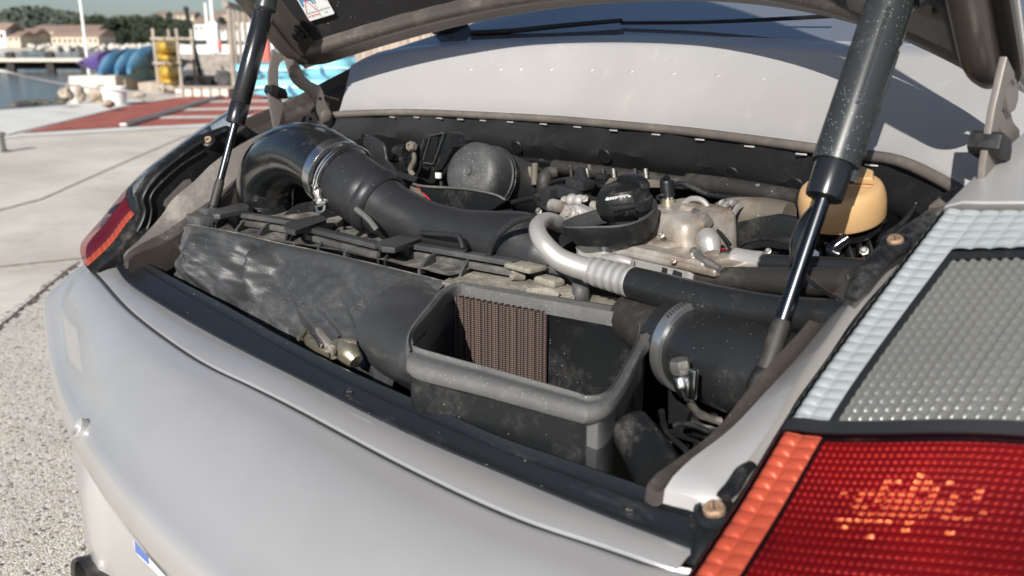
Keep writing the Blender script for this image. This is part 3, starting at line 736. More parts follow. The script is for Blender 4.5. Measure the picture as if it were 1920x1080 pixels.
# path round the lid border (rear edge included), with a rounded corner at the hinge end
path = []
cr = .045
for k in range(9): path.append((-HW, SL - (SL - cr) * k / 8))
for k in range(1, 7): a = PI / 2 * k / 7; path.append((-HW + cr - cr * math.cos(a), cr - cr * math.sin(a)))
for k in range(41): path.append((-HW + cr + (2 * HW - 2 * cr) * k / 40, 0))
for k in range(1, 7): a = PI / 2 * (1 - k / 7); path.append((HW - cr + cr * math.cos(a), cr - cr * math.sin(a)))
for k in range(9): path.append((HW, cr + (SL - cr) * k / 8))
def pin(i, off):      # move a border point inwards
    x, s = path[i]; a = path[max(0, i - 1)]; c = path[min(len(path) - 1, i + 1)]
    dx, ds = c[0] - a[0], c[1] - a[1]; L_ = math.hypot(dx, ds); return x - ds / L_ * off, s + dx / L_ * off
sec = [(0, -.004), (0, .003), (.004, .005), (.020, .006), (.0235, .010), (.026, .020), (.031, .028), (.038, .031), (.045, .029), (.050, .023), (.053, .014), (.056, .010)]
rws = []
for off, n in sec:
    rws.append([lidp(*pin(i, off), n) for i in range(len(path))])
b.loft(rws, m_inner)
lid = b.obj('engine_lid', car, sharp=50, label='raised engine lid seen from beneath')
b = MB(); rws = []
for i in range(25):
    s = SL * i / 24; rws.append([lidp(-HW + 2 * HW * j / 40, s, -.006 - .01 * math.sin(PI * i / 24)) for j in range(41)])
b.loft(rws, m_paint); b.obj('lid_skin', lid, solid=.002)
b = MB(); rws = []
for i in range(25):
    s = .050 + (SL - .05) * i / 24; rws.append([lidp(-HW + .055 + (2 * HW - .11) * j / 60, s, .012 + .003 * noise.noise(Vector((j * .35, i * .4, 1)))) for j in range(61)])
b.loft(rws, m_liner, flip=True); b.obj('lid_liner', lid)
# stiffening ribs by the right and left corners
for sg in (-1, 1):
    b = MB()
    pts = [lidp(sg * .585, s, .034 if s > .03 else .022) for s in (.028, .06, .12, .20, .30)]
    b.tube(pts, [.010, .015, .016, .016, .016], m_inner, seg=16, flat=.8); b.obj('corner_rib', lid)
    if sg < 0: continue
    b = MB(); rws = []
    for s in (.046, .05, .08, .11):
        rws.append([lidp(sg * x, s, .026 if s > .046 else .02) for x in (.40, .45, .50, .545, .57)])
    b.loft(rws, m_inner, flip=sg > 0); b.obj('corner_gusset', lid, solid=.003)
for px, py, r in ((1741, 12, 22), (557, 66, 11)):
    c = P(px, py, lambda p: (p - larc(p.x)).dot(LN) - .030)
    b = MB(); rr_ = RP(r, c)
    b.lathe(c - LN * .012, LN, [(rr_ * 1.5, 0), (rr_ * 1.45, .004), (rr_ * 1.05, .005)], m_black, seg=24)
    b.lathe(c - LN * .006, LN, [(rr_, 0), (rr_ * .95, .003), (rr_ * .72, .0035), (rr_ * .7, .011), (rr_ * .6, .013), (.0001, .013)], m_steeld if px > 1000 else m_black, seg=6 if px > 1000 else 24)
    b.obj('lid_bolt', lid)
# warning sticker
lf = lambda p: (p - larc(p.x)).dot(LN) - .019
q0, q1, q2, q3 = P(556, 0, lf), P(581, 39.5, lf), P(628, 25, lf), P(612, -8, lf)
X_ = (q2 - q1).normalized(); Yv = (q0 - q1); Yv = (Yv - X_ * Yv.dot(X_)).normalized(); Zs = X_.cross(Yv)
Wd = (q2 - q1).length; Hd = Wd * 1.35
def onst(u, v, h=.0): return q1 + X_ * (u * Wd) + Yv * (v * Hd) + Zs * h
b = MB(); b.plate([onst(.03, 0), onst(.97, 0), onst(1, .03), onst(1, .97), onst(.97, 1), onst(.03, 1), onst(0, .97), onst(0, .03)], Zs * .0008, m_sticker)
st = b.obj('warning_sticker', lid, label='white warning sticker with two pictures, red cross and red lettering')
def quad(u0, v0, u1, v1, h, mat, name, parent):
    b = MB(); b.add([onst(u0, v0, h), onst(u1, v0, h), onst(u1, v1, h), onst(u0, v1, h)], [(0, 1, 2, 3)], mat); return b.obj(name, parent)
quad(.04, .42, .48, .95, .0010, m_sblue, 'picture', st); quad(.53, .42, .96, .95, .0010, m_sblue, 'picture', st)
b = MB(); b.add([onst(.06, .24, .0012), onst(.46, .24, .0012), onst(.42, .52, .0012), onst(.16, .56, .0012)], [(0, 1, 2, 3)], m_sticker); b.add([onst(.55, .24, .0012), onst(.94, .24, .0012), onst(.90, .50, .0012), onst(.6, .54, .0012)], [(0, 1, 2, 3)], m_sticker); b.obj('picture_figure', st)
b = MB(); b.tube([onst(.06, .24, .0014), onst(.46, .93, .0014)], .0007, m_sred, seg=6); b.tube([onst(.46, .26, .0014), onst(.06, .93, .0014)], .0007, m_sred, seg=6); b.obj('red_cross', st)
text('ATTENTION', Wd * .085, onst(.26, .12, .0012), X_, Yv, m_sred, 'lettering', st); text('OK', Wd * .085, onst(.75, .12, .0012), X_, Yv, m_sgreen, 'lettering', st)
b = MB(); b.tube([onst(.5, .03, .0012), onst(.5, .97, .0012)], .0004, m_steeld, seg=6); b.tube([onst(.03, .21, .0012), onst(.97, .21, .0012)], .0004, m_steeld, seg=6); b.obj('frame_line', st)

# ---- gas struts
def gas_strut(p0, p1, rrod, rcyl, tj, sleeve, label):
    p0, p1 = Vector(p0), Vector(p1); j = p0.lerp(p1, tj); ax = (p1 - p0).normalized()
    root = empty('gas_strut', (0, 0, 0), None, None); root.parent = car; tag(root, label)
    b = MB(); b.tube([p0.lerp(p1, .13), j + ax * .01], [rrod, rrod], m_rod, seg=32, smooth=False); b.obj('piston_rod', root)
    b = MB(); b.tube([p0, p0.lerp(p1, .125), p0.lerp(p1, .14)], [rrod * 1.30, rrod * 1.24, rrod * 1.02], m_hosed, seg=24, smooth=False); b.obj('worn_rod_end', root)
    b = MB(); L_ = (p1 - j).length
    if sleeve:
        b.lathe(j, ax, [(rcyl * .55, 0), (rcyl * .86, .002), (rcyl * .90, .006), (rcyl * .92, .034), (rcyl * .9, .036)], m_strut, seg=32); b.obj('end_collar', root)
        b = MB(); b.lathe(j + ax * .034, ax, [(rcyl * .9, 0), (rcyl * 1.08, .0), (rcyl * 1.10, .002), (rcyl * 1.08, L_ - .034)], m_strutd, seg=40, mod=lambda q, t: 1 + (.035 if abs(t - .30) < .03 or abs(t - .72) < .05 else 0))
        X, Y, Z = frame(ax, _r)
        sl_ = b.obj('sleeve', root)
        b = MB()
        for t, ln in ((.50, .060), (.86, .05), (.22, .045)):
            b.box(j + ax * (.034 + t * (L_ - .034)) + X * rcyl * 1.04 + Y * .0, (.0065, .007, ln), m_strutd, ax=(X, Y, Z), bev=.001)
        b.box(j + ax * .031 + X * rcyl * .95 , (.008, .009, .016), m_strutd, ax=(X, Y, Z), bev=.0015)
        b.obj('clip_edge', root)
        b = MB(); b.box(j + ax * (.06 + L_ * .35) - _f * rcyl * 1.07 - X * rcyl * .25, (.0035, .0022, L_ * .45), m_strutd, ax=(X, Y, Z), bev=.0006); b.obj('sleeve_seam', root)
    else:
        b.lathe(j, ax, [(rcyl * .7, 0), (rcyl * .97, .001), (rcyl * 1.0, .004), (rcyl, .034), (rcyl * .93, .0355), (rcyl, .037), (rcyl, L_ - .03), (rcyl * .9, L_ - .028), (rcyl * .55, L_ - .024)], m_strut, seg=32); b.obj('cylinder', root)
        b = MB(); b.lathe(p1 - ax * .028, ax, [(rcyl * .75, 0), (rcyl * 1.15, .006), (rcyl * 1.2, .03), (rcyl * .8, .045), (.0001, .046)], m_strutd, seg=20); b.obj('ball_socket', root)
    b = MB(); b.lathe(p0 - ax * .012, ax, [(rrod * 1.1, -.01), (rrod * 1.8, 0), (rrod * 1.6, .012), (rrod * 1.2, .02)], m_black, seg=18); b.obj('rod_end', root)
    return root
s0, s1 = P(399, 392, 'x', -.498), P(503, -8, 'x', -.498)
gas_strut(s0, s1, RP(7.0, s0), RP(18, s1), .40, False, 'slim black gas strut at the far side of the lid')
s0, s1 = P(1432, 705, 'x', .512), P(1676, -22, 'x', .512)
gas_strut(s0, s1, RP(14.5, s0.lerp(s1, .3)), RP(39, s0.lerp(s1, .7)), .445, True, 'thick gas strut in a ribbed black sleeve at the near side of the lid')

# ---- lid hinges
def hinge(sg):
    root = empty('lid_hinge', (0, 0, 0), None, None); root.parent = car
    f = (lambda p: p) if sg < 0 else (lambda p: Vector((.045 - p.x, p.y, p.z)))
    def pl(pts, x, t, name, mat=m_bracket, bev=.0012):
        b = MB(); b.plate([f(P(px, py, 'x', x)) for px, py in pts], (-sg * t, 0, 0), mat, bev=bev); return b.obj(name, root)
    pl([(509, 92), (532, 106), (540, 118), (530, 112), (522, 118), (519, 128), (519, 156), (524, 182), (528, 200), (534, 235), (538, 262), (515, 262), (510, 235), (501, 186), (501, 138), (506, 108)], -.575, .006, 'hinge_arm')
    pl([(496, 160), (501, 158), (522, 166), (526, 176), (526, 184), (518, 184), (499, 178), (494, 172)], -.584, .026, 'rubber_stop', mat=m_black, bev=.002)
    pl([(531, 108), (548, 112), (558, 120), (562, 132), (558, 141), (548, 144), (541, 138), (537, 128)], -.572, .005, 'hinge_lug')
    pl([(540, 128), (545, 122), (556, 122), (563, 130), (568, 142), (580, 153), (598, 161), (603, 172), (606, 186), (613, 203), (620, 213), (620, 224), (611, 229), (602, 229), (594, 212), (588, 194), (578, 176), (562, 167), (549, 156), (541, 143)], -.566, .005, 'hinge_link')
    pl([(572, 232), (574, 218), (578, 214), (592, 209), (604, 222), (625, 224), (640, 226), (610, 240), (585, 246)], -.575, .005, 'hinge_bracket')
    for px, py in ((553, 134), (611, 217)):
        b = MB(); c = f(P(px, py, 'x', -.562)); b.lathe(c, (-sg, 0, 0), [(RP(11, c), -.004), (RP(11, c), .003), (RP(9, c), .0042), (.0001, .0042)], m_bracket, seg=28); b.obj('hinge_pin', root)
    for px, py in ((600, 185), (582, 223)):
        b = MB(); c = f(P(px, py, 'x', -.5608 if px > 590 else -.5695)); b.lathe(c, (-sg, 0, 0), [(RP(3.2, c), -.002), (RP(3.2, c), .0004), (.0001, .0004)], m_deep, seg=14); b.obj('hole', root)
    tag(root, 'far lid hinge of two pressed grey links' if sg < 0 else 'near lid hinge at the right edge with a sunlit arm'); return root
hinge(-1); hinge(1)

# ================================================================== ENGINE BAY
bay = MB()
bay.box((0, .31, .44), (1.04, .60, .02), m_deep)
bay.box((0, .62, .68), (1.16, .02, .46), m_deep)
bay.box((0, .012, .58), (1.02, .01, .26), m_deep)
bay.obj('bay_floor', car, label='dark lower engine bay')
eb = MB()
eb.box((.12, .42, .66), (.62, .26, .22), m_black, bev=.03, seg=3)
eb.box((-.28, .36, .64), (.34, .24, .22), m_black, bev=.03, seg=3)
for i in range(7): eb.tube([(-.45 + i * .15, .30, .70), (-.40 + i * .15, .36, .77), (-.34 + i * .15, .45, .78)], .012, m_hosed, seg=12)
eb.obj('engine_block', car, label='dark engine masses low in the bay')

# ---- air filter box
tf = curve([P(px, py, 'z', z) for px, py, z in [(354, 421, .800), (366, 423, .800), (447, 438, .800), (523, 456, .799), (597, 471, .798), (700, 495, .797), (770, 512, .797), (840, 530, .797)]], 60)
bf = curve([P(px, py, 'z', z) for px, py, z in [(339, 516, .725), (372, 532, .718), (430, 562, .715), (520, 600, .712), (600, 640, .708), (690, 690, .705), (760, 735, .70)]], 60)
ab = MB(); rws = []
NV = 46
def lump(x, v):
    a = .0
    a += .040 * math.exp(-((x + .335 - .02 * v) / .028) ** 2) * math.sin(PI * min(1, v * 1.1)) * -1      # deep fold
    a += .026 * math.exp(-((x + .285) / .022) ** 2) * math.sin(PI * v ** .7)
    a += .022 * math.exp(-((x + .435) / .03) ** 2) * math.sin(PI * v)
    a += .016 * math.exp(-((x + .02 - .10 * v) / .02) ** 2) * v
    a -= .018 * math.exp(-((x - .035 - .12 * v) / .018) ** 2) * v
    a += .014 * math.exp(-((x - .075 - .10 * v) / .018) ** 2) * v
    a += .010 * noise.noise(Vector((x * 9, v * 1.6, 3.1))) + .008 * noise.noise(Vector((x * 24 - v * 5, v * 2.6, 7.7))) + .0022 * noise.noise(Vector((x * 70, v * 12, 1.7)))
    for cx, cv in ((.045, .42), (.085, .45)): a += .007 * math.exp(-(((x - cx) / .014) ** 2 + ((v - cv) / .09) ** 2))
    return a
for i in range(NV + 1):
    v = i / NV; r_ = []
    for a, c in zip(tf_ := resample(tf, 200), resample(bf, 200)):
        p = a.lerp(c, v); bul = -.012 * math.sin(PI * v ** .8) * (1 - .3 * v)
        w = min(1, v * 6) * 1.0
        step = -.006 * min(1, v / .03)
        lm = lump(a.x, v) * 1.25; p = p + Vector((0, bul * .6 + step + w * -lm, bul * -.15 + w * lm * .35 + 0)); r_.append(p)
    rws.append(r_)
rws.insert(0, [p + Vector((0, .004, .0)) for p in resample(tf, 200)])
rws.append([p + Vector((0, .01, -.10)) for p in rws[-1]])
ab.loft(rws, m_plastic)
lf0 = [r_[0] for r_ in rws[1:]]            # left end cap
ab.loft([lf0, [p + Vector((.01, .06, 0)) for p in lf0], [p + Vector((.03, .14, 0)) for p in lf0]], m_plastic, flip=True)
airbox = ab.obj('air_filter_box', car, sharp=60, label='long black air filter box with a wrinkled dusty flank and ribbed top')
b = MB(); b.tube([p + Vector((0, -.001, .0006)) for p in resample(tf, 40)], .0011, m_tray, seg=6); b.obj('edge_highlight', airbox)  # thin pale tube paints a highlight along the top edge
# tray on top
def tz(x, y): return .7985 + .10 * max(0, y - .10) + .012 * max(0, x - .1)
TR = MB(); rws = []
for k in range(9):
    r_ = []
    for a in resample(tf, 90):
        y = a.y + .002 + (.115 + .05 * min(1, max(0, (a.x + .45) / .2))) * k / 8; r_.append(Vector((a.x - .35 * (y - a.y) + .02 * (k / 8), y, tz(a.x, y) - (.004 if k in (1, 2, 3) else 0) + .0012 * noise.noise(Vector((a.x * 30, y * 30, 0))))))
    rws.append(r_)
TR.loft(rws, m_tray)
# right hand part of the tray between rim and black corner
q = [P(px, py, 'z', .7985) for px, py in [(828, 528), (900, 490), (1000, 500), (1062, 512), (1075, 530), (1078, 560), (1010, 556), (890, 537), (850, 533)]]
TR.plate(q, (0, 0, -.03), m_pile, bev=.001)
tray = TR.obj('filter_box_top', car, label='dusty ribbed top of the air filter box')
# ribs below and beyond the bar
def rib(p0, p1, h, name='rib', curve_=True, z=.799, th=.0032, mat=m_black):
    a = P(*p0, 'z', z); c = P(*p1, 'z', z + .004); d = (c - a); L_ = d.length; d.normalize(); n = Vector((-d.y, d.x, 0)).normalized()
    pts = [a + Vector((0, 0, -.004))]
    for k in range(7):
        t = k / 6; pts.append(a + d * (L_ * t) + Vector((0, 0, h * math.sin(PI / 2 * min(1, .15 + t * (1.3 if curve_ else 1)))))) 
    pts.append(c + Vector((0, 0, -.004)))
    b = MB(); b.plate([p - n * th / 2 for p in pts], n * th, mat, bev=.0005, seg=1); return b.obj(name, tray)
for p0, p1 in [((443, 434), (480, 417)), ((484, 443), (522, 427)), ((596, 467), (636, 449)), ((645, 478), (690, 462)), ((785, 511), (825, 490)), ((862, 519), (892, 495))]: rib(p0, p1, .015, mat=m_plastic, th=.0042)
for p0, p1 in [((536, 452), (550, 432)), ((543, 454), (572, 436)), ((709, 492), (722, 470)), ((721, 494), (750, 478)), ((398, 424), (415, 405)), ((404, 426), (432, 408))]: rib(p0, p1, .016, 'support_fin', False)
for p0, p1 in [((532, 408), (590, 400)), ((585, 420), (650, 408)), ((622, 434), (690, 418)), ((668, 446), (738, 428)), ((793, 456), (832, 450)), ((817, 462), (865, 470)), ((873, 472), (912, 478)), ((878, 474), (912, 480)), ((937, 484), (965, 487))]: rib(p0, p1, .020, 'rear_fin', True, z=.806)
# long bars and clips
def bar(pts, w=.016, h=.007, z=.820, mat=m_plastic, name='clip_bar'):
    ps = [P(px, py, 'z', z) for px, py in pts]; b = MB()
    for a, c in zip(ps, ps[1:]):
        X = (c - a).normalized(); Y = ZA.cross(X).normalized(); b.box((a + c) / 2, ((c - a).length, w, h), mat, ax=(X, Y, X.cross(Y)), bev=.0012)
        b.box((a + c) / 2 + Y * -.003 + Vector((0, 0, -.012)), ((c - a).length, w * .45, h * 1.2), m_tray, ax=(X, Y, X.cross(Y)), bev=.001)
    return b.obj(name, tray)
bar([(446, 401), (556, 418)]); bar([(578, 428), (712, 461)]); bar([(775, 460), (968, 493)])
def clip(pts, z=.829, t=.008):
    b = MB(); ps = [P(px, py, 'z', z) for px, py in pts]; b.plate(ps, (0, 0, -t), m_plastic, bev=.0018, seg=2)
    c = sum(ps, Vector((0, 0, 0))) / len(ps); a_ = ps[2]
    b.box(c + Vector((.002, .004, -.018)), (.030, .010, .020), m_black, bev=.002)
    return b.obj('clip_cap', tray)
clip([(397, 396), (404, 391), (450, 380), (462, 381), (468, 386), (466, 391), (412, 402), (401, 402)]); clip([(532, 420), (540, 415), (590, 403), (606, 404), (612, 408), (610, 413), (553, 432), (540, 429)]); clip([(706, 455), (714, 450), (768, 434), (786, 436), (792, 440), (791, 446), (740, 464), (716, 462)])
b = MB(); b.box(P(378, 412, 'z', .805), (.055, .03, .016), m_plastic, bev=.004); b.box(P(392, 400, 'z', .812), (.03, .022, .02), m_plastic, bev=.004); b.obj('end_block', tray)
# black rounded corner of the box lid
b = MB()
cpts = [P(px, py, 'z', z) for px, py, z in [(975, 494, .812), (1010, 501, .812), (1050, 508, .812), (1072, 514, .812), (1086, 526, .810), (1089, 545, .803), (1090, 575, .780), (1090, 600, .74)]]
b.tube(cpts, [.006, .007, .008, .009, .010, .010, .010, .010], m_plastic, seg=14, flat=.8)
b.obj('corner_moulding', tray)
# screw tower
b = MB(); c = P(975, 520, 'z', .805)
b.box(P(985, 500, 'z', .818), (.045, .03, .006), m_pile, bev=.002)
for dx, dy in ((-.018, -.012), (-.006, -.016), (.008, -.014), (.020, -.010)):
    p = P(980, 508, 'z', .80) + Vector((dx, dy, 0)); b.plate([p + Vector((0, -.012, 0)), p + Vector((0, .010, 0)), p + Vector((0, .010, .017)), p + Vector((0, .002, .017))], (.0025, 0, 0), m_pile, bev=.0004, seg=1)
b.lathe(P(965, 517, 'z', .806), (-.3, -1, .2), [(.006, -.012), (.006, .004), (.004, .0045), (.0038, .001), (.0001, .001)], m_pile, seg=18)
b.box(P(1030, 527, 'z', .803), (.035, .022, .010), m_pile, bev=.004, seg=3)
b.tube([P(990, 545, 'z', .801), P(1030, 548, 'z', .803), P(1048, 555, 'z', .800)], [.004, .006, .003], m_pile, seg=10)
b.obj('screw_tower', tray)

# ---- intake mouth
ZR = .797
inn = [(863, 540), (883, 544), (1020, 569), (1159, 594), (1186, 604), (1198, 619), (1190, 650), (1168, 690), (1147, 728), (1128, 744), (1100, 748), (1069, 738), (930, 698), (789, 658), (776, 647), (774, 635), (782, 619), (812, 584), (840, 551)]
out = [(862, 533), (887, 535), (1030, 557), (1182, 582), (1217, 596), (1226, 625), (1206, 662), (1190, 694), (1174, 726), (1146, 762), (1108, 774), (1073, 768), (905, 723), (774, 690), (764, 672), (761, 645), (771, 617), (800, 578), (830, 544)]
def loop(pts, n):
    ps = [P(px, py, 'z', ZR) for px, py in pts]; ps = ps + ps[:1]
    sm, _ = spline([ps[-2]] + ps + [ps[1]], [0] * (len(ps) + 2), 6)
    sm = sm[6:-6]; return resample(sm, n + 1)[:-1]
NL = 96
# resample each pair section so that matching points stay opposite each other
def pairloops(A, B, k=6):
    ia = [P(px, py, 'z', ZR) for px, py in A]; ib = [P(px, py, 'z', ZR) for px, py in B]; n = len(ia); oa, ob_ = [], []
    for L_, O in ((ia, oa), (ib, ob_)):
        for i in range(n):
            p0, p1, p2, p3 = L_[i - 1], L_[i], L_[(i + 1) % n], L_[(i + 2) % n]
            for j in range(k):
                t = j / k
                O.append(0.5 * ((2 * p1) + (p2 - p0) * t + (2 * p0 - 5 * p1 + 4 * p2 - p3) * t * t + (3 * p1 - 3 * p2 + p3 - p0) * t ** 3))
    return oa, ob_
LI, LO = pairloops(inn, out)
cen = sum(LI, Vector((0, 0, 0))) / len(LI)
def sh(L_, k, dz):
    return [Vector((cen.x + (p.x - cen.x) * k, cen.y + (p.y - cen.y) * k, p.z + dz)) for p in L_]
def lp(t, dz): return [a.lerp(c, t) + Vector((0, 0, dz)) for a, c in zip(LI, LO)]
b = MB()
fr = lambda q: max(0.0, min(1.0, (.10 - q.y) / .12))
skirt = []
for dz, k in ((-.012, .965), (-.016, .945), (-.04, .94), (-.10, .93), (-.17, .92)):
    L_ = []
    for p in LO:
        y0 = max(p.y, .004 + .0 * p.x) if dz < -.014 else p.y
        qx = cen.x + (p.x - cen.x) * k
        qy = cen.y + (p.y - cen.y) * k
        if dz < -.013: qy = max(qy, .0 + .006)
        L_.append(Vector((qx, qy, p.z + dz)))
    skirt.append(L_)
rws = [lp(.0, -.012), lp(.0, -.002), lp(.04, .0035), lp(.10, .004), lp(.16, .001), lp(.25, .0005), lp(.6, .004), lp(.9, .003), lp(1.0, -.001), lp(1.0, -.006), skirt[0]]
b.loft(rws, m_rim, closeu=True, flip=False); b.loft(skirt[:3], m_rim, closeu=True, flip=False); b.loft(skirt[2:], m_plastic, closeu=True, flip=False)
mouth = b.obj('intake_mouth', car, sharp=50, label='flared rectangular mouth of the air box, pleated filter inside')
b = MB()
Lf = [P(px, py, 'z', .791) for px, py in [(848, 536), (830, 544), (800, 578), (771, 617), (762, 645), (764, 672), (776, 692), (815, 708)]]
Rf = [P(px, py, 'z', z) for px, py, z in [(790, 519, .798), (745, 530, .793), (700, 560, .782), (672, 600, .764), (668, 640, .744), (684, 668, .728), (712, 698, .716), (775, 735, .70)]]
Lf, Rf = curve(Lf, 50), curve(Rf, 50); rws = []
for i in range(25):
    t = i / 24; rws.append([a.lerp(c, t) + Vector((0, -.006 * math.sin(PI * t) * 1, .003 * math.sin(PI * t) ** 2 * (1 - t) + .003 * noise.noise(Vector((a.x * 22, t * 2.2, j * .05))) * math.sin(PI * t))) for j, (a, c) in enumerate(zip(Lf, Rf))])
b.loft(rws, m_plastic); b.obj('mouth_shoulder', mouth)
b = MB()
w0 = lp(-.0, -.011)
def wall(L_, dz):
    o = []
    for p in L_:
        k = 1.03; x = cen.x + (p.x - cen.x) * k; y = cen.y + (p.y - cen.y) * k
        if x < cen.x - .05: x -= .06 * max(0, min(1, (p.y - .06) / .07))
        o.append(Vector((x, y, ZR + dz)))
    return o
b.loft([w0, wall(LI, -.022), wall(LI, -.07), wall(LI, -.15)], m_black, closeu=True, flip=False)
bt = wall(LI, -.15); o = len(b.v); b.add(bt, [tuple(range(len(bt)))], m_black)
b.obj('mouth_inner_wall', mouth)
# pleated filter
fa, fb = P(800, 565, 'z', ZR), P(1010, 566, 'z', ZR)
fx0, fx1 = .075, P(1010, 640, 'z', .755).x
ya = P(880, 545, 'z', ZR); yb_ = P(1010, 568, 'z', ZR)
def fy(x): return ya.y + (yb_.y - ya.y) * (x - ya.x) / (yb_.x - ya.x) + .004
npl = 17; b = MB(); rws = []
for z in [ZR - .008 - .14 * k / 40 for k in range(41)]:
    r_ = []
    for j in range(npl * 8 + 1):
        x = fx0 + (fx1 - fx0) * j / (npl * 8); ph = (j % 8) / 8
        dpt = .012 * abs(math.sin(PI * ph)) ** 1.1
        r_.append(Vector((x, fy(x) - dpt, z)))
    rws.append(r_)
m_filt = bpy.data.materials.new('filter_weave'); m_filt.use_nodes = True
N, L = m_filt.node_tree.nodes, m_filt.node_tree.links; bs = N['Principled BSDF']; bs.inputs['Roughness'].default_value = .7
tc = N.new('ShaderNodeTexCoord'); w1 = N.new('ShaderNodeTexWave'); w1.bands_direction = 'Z'; w1.inputs['Scale'].default_value = 130; w1.inputs['Distortion'].default_value = .6
w2 = N.new('ShaderNodeTexWave'); w2.bands_direction = 'X'; w2.inputs['Scale'].default_value = 260
L.new(tc.outputs['Object'], w1.inputs[0]); L.new(tc.outputs['Object'], w2.inputs[0])
mm = N.new('ShaderNodeMath'); mm.operation = 'MULTIPLY'; L.new(w1.outputs[1], mm.inputs[0]); L.new(w2.outputs[1], mm.inputs[1])
cr_ = N.new('ShaderNodeMix'); cr_.data_type = 'RGBA'; cr_.inputs[6].default_value = (.022, .013, .011, 1); cr_.inputs[7].default_value = (.26, .185, .15, 1); L.new(mm.outputs[0], cr_.inputs[0]); L.new(cr_.outputs[2], bs.inputs['Base Color'])
bp = N.new('ShaderNodeBump'); bp.inputs['Strength'].default_value = .6; bp.inputs['Distance'].default_value = .001; L.new(w1.outputs[1], bp.inputs['Height']); L.new(bp.outputs[0], bs.inputs['Normal'])
b.loft(rws, m_filt); b.obj('filter_element', mouth, sharp=80, label='brown pleated filter element')

# ---- big silicone intake bend, clamp and duct
hb = [P(px, py, 'y', y) for px, py, y in [(502, 470, .215), (500, 420, .215), (497, 375, .215), (500, 335, .215), (520, 303, .213), (556, 288, .210), (595, 297, .207), (628, 320, .205)]]
hr = [RP(r, p) for r, p in zip([50, 50, 51, 53, 55, 57, 61, 63], hb)]
b = MB(); b.tube(hb, hr, m_hose, seg=40, res=26, mod=lambda L_, an: 1 + .004 * math.sin(L_ * 1500) * (1 + .5 * math.sin(L_ * 90))); b.obj('intake_hose', car, label='glossy black silicone bend at the far side of the bay')
ca = P(628, 322, 'y', .205); cb = P(662, 347, 'y', .205); axc = (cb - ca).normalized()
b = MB(); R1 = RP(64, ca)
b.lathe(ca - axc * .006, axc, [(R1 * 1.0, 0), (R1 * 1.035, .0008), (R1 * 1.03, .016), (R1 * 1.0, .0168)], m_steel, seg=56)
cl = b.obj('hose_clamp', car, label='wide bright clamp on the far intake bend')
b = MB()
for k in (.023, .029): 
    ring = []; X, Y, Z = frame(axc)
    for j in range(41): an = 2 * PI * j / 40; ring.append(ca + axc * (k + .003 * math.sin(an)) + (X * math.cos(an) + Y * math.sin(an)) * R1 * 1.03)
    b.tube(ring, .0014, m_steel, seg=8, res=1, cap=False)
b.obj('wire_ring', cl)
b = MB(); sp_ = P(596, 377, 'y', .16)
b.lathe(sp_, (-.4, -.8, .2), [(.0085, -.01), (.0085, .0), (.007, .003), (.0001, .003)], m_steel, seg=20); b.box(sp_ + Vector((0, -.001, .001)), (.013, .006, .0025), m_steeld, bev=.0005)
b.tube([sp_ + Vector((-.006, 0, -.008)), sp_ + Vector((.006, -.004, -.014)), sp_ + Vector((.016, -.002, -.012)), sp_ + Vector((.018, 0, -.004))], .0022, m_steel, seg=8)
b.tube([P(592, 345, 'y', .16), P(596, 365, 'y', .158), P(600, 376, 'y', .16)], .006, m_steeld, seg=8, mod=lambda L_, an: 1 + .12 * math.sin(L_ * 3000))
b.obj('clamp_screw', cl)
db = [P(px, py, 'y', y) for px, py, y in [(640, 332, .207), (665, 350, .208), (690, 368, .212), (715, 384, .218), (745, 402, .225), (800, 424, .238), (860, 438, .25), (920, 447, .262), (975, 458, .275), (1020, 478, .285), (1050, 500, .29)]]
dr = [RP(r, p) for r, p in zip([60, 61, 62, 54, 52, 48, 46, 52, 62, 66, 60], db)]
b = MB(); b.tube(db, dr, m_duct, seg=40, res=8); duct = b.obj('air_duct', car, label='broad grey-black moulded air duct')
b = MB(); tdir = (db[3] - db[2]).normalized(); b.lathe(db[2] + tdir * .010, tdir, [(dr[2] * .95, -.004), (dr[2] * 1.03, .0), (dr[2] * 1.045, .006), (dr[2] * 1.0, .014), (dr[2] * .90, .018)], m_duct, seg=48); b.obj('duct_collar', duct)
b = MB(); b.tube([P(668, 392, 'y', .165), P(690, 410, 'y', .165), P(706, 430, 'y', .17)], .004, m_rim, seg=8); b.obj('duct_ridge', duct)
b = MB(); ring = [P(px, py, 'y', .222) for px, py in [(915, 492), (922, 462), (940, 435), (968, 415), (1000, 405)]]; b.tube(ring, .004, m_duct, seg=10); b.obj('duct_ridge', duct)
b = MB(); q = [P(px, py, 'y', .200) for px, py in [(795, 438), (855, 441), (862, 446), (868, 470), (800, 465)]]
b.tube([P(790, 437, 'y', .205), P(850, 441, 'y', .203), P(862, 446, 'y', .203), P(868, 466, 'y', .20)], .0035, m_duct, seg=10); b.obj('duct_ridge', duct)

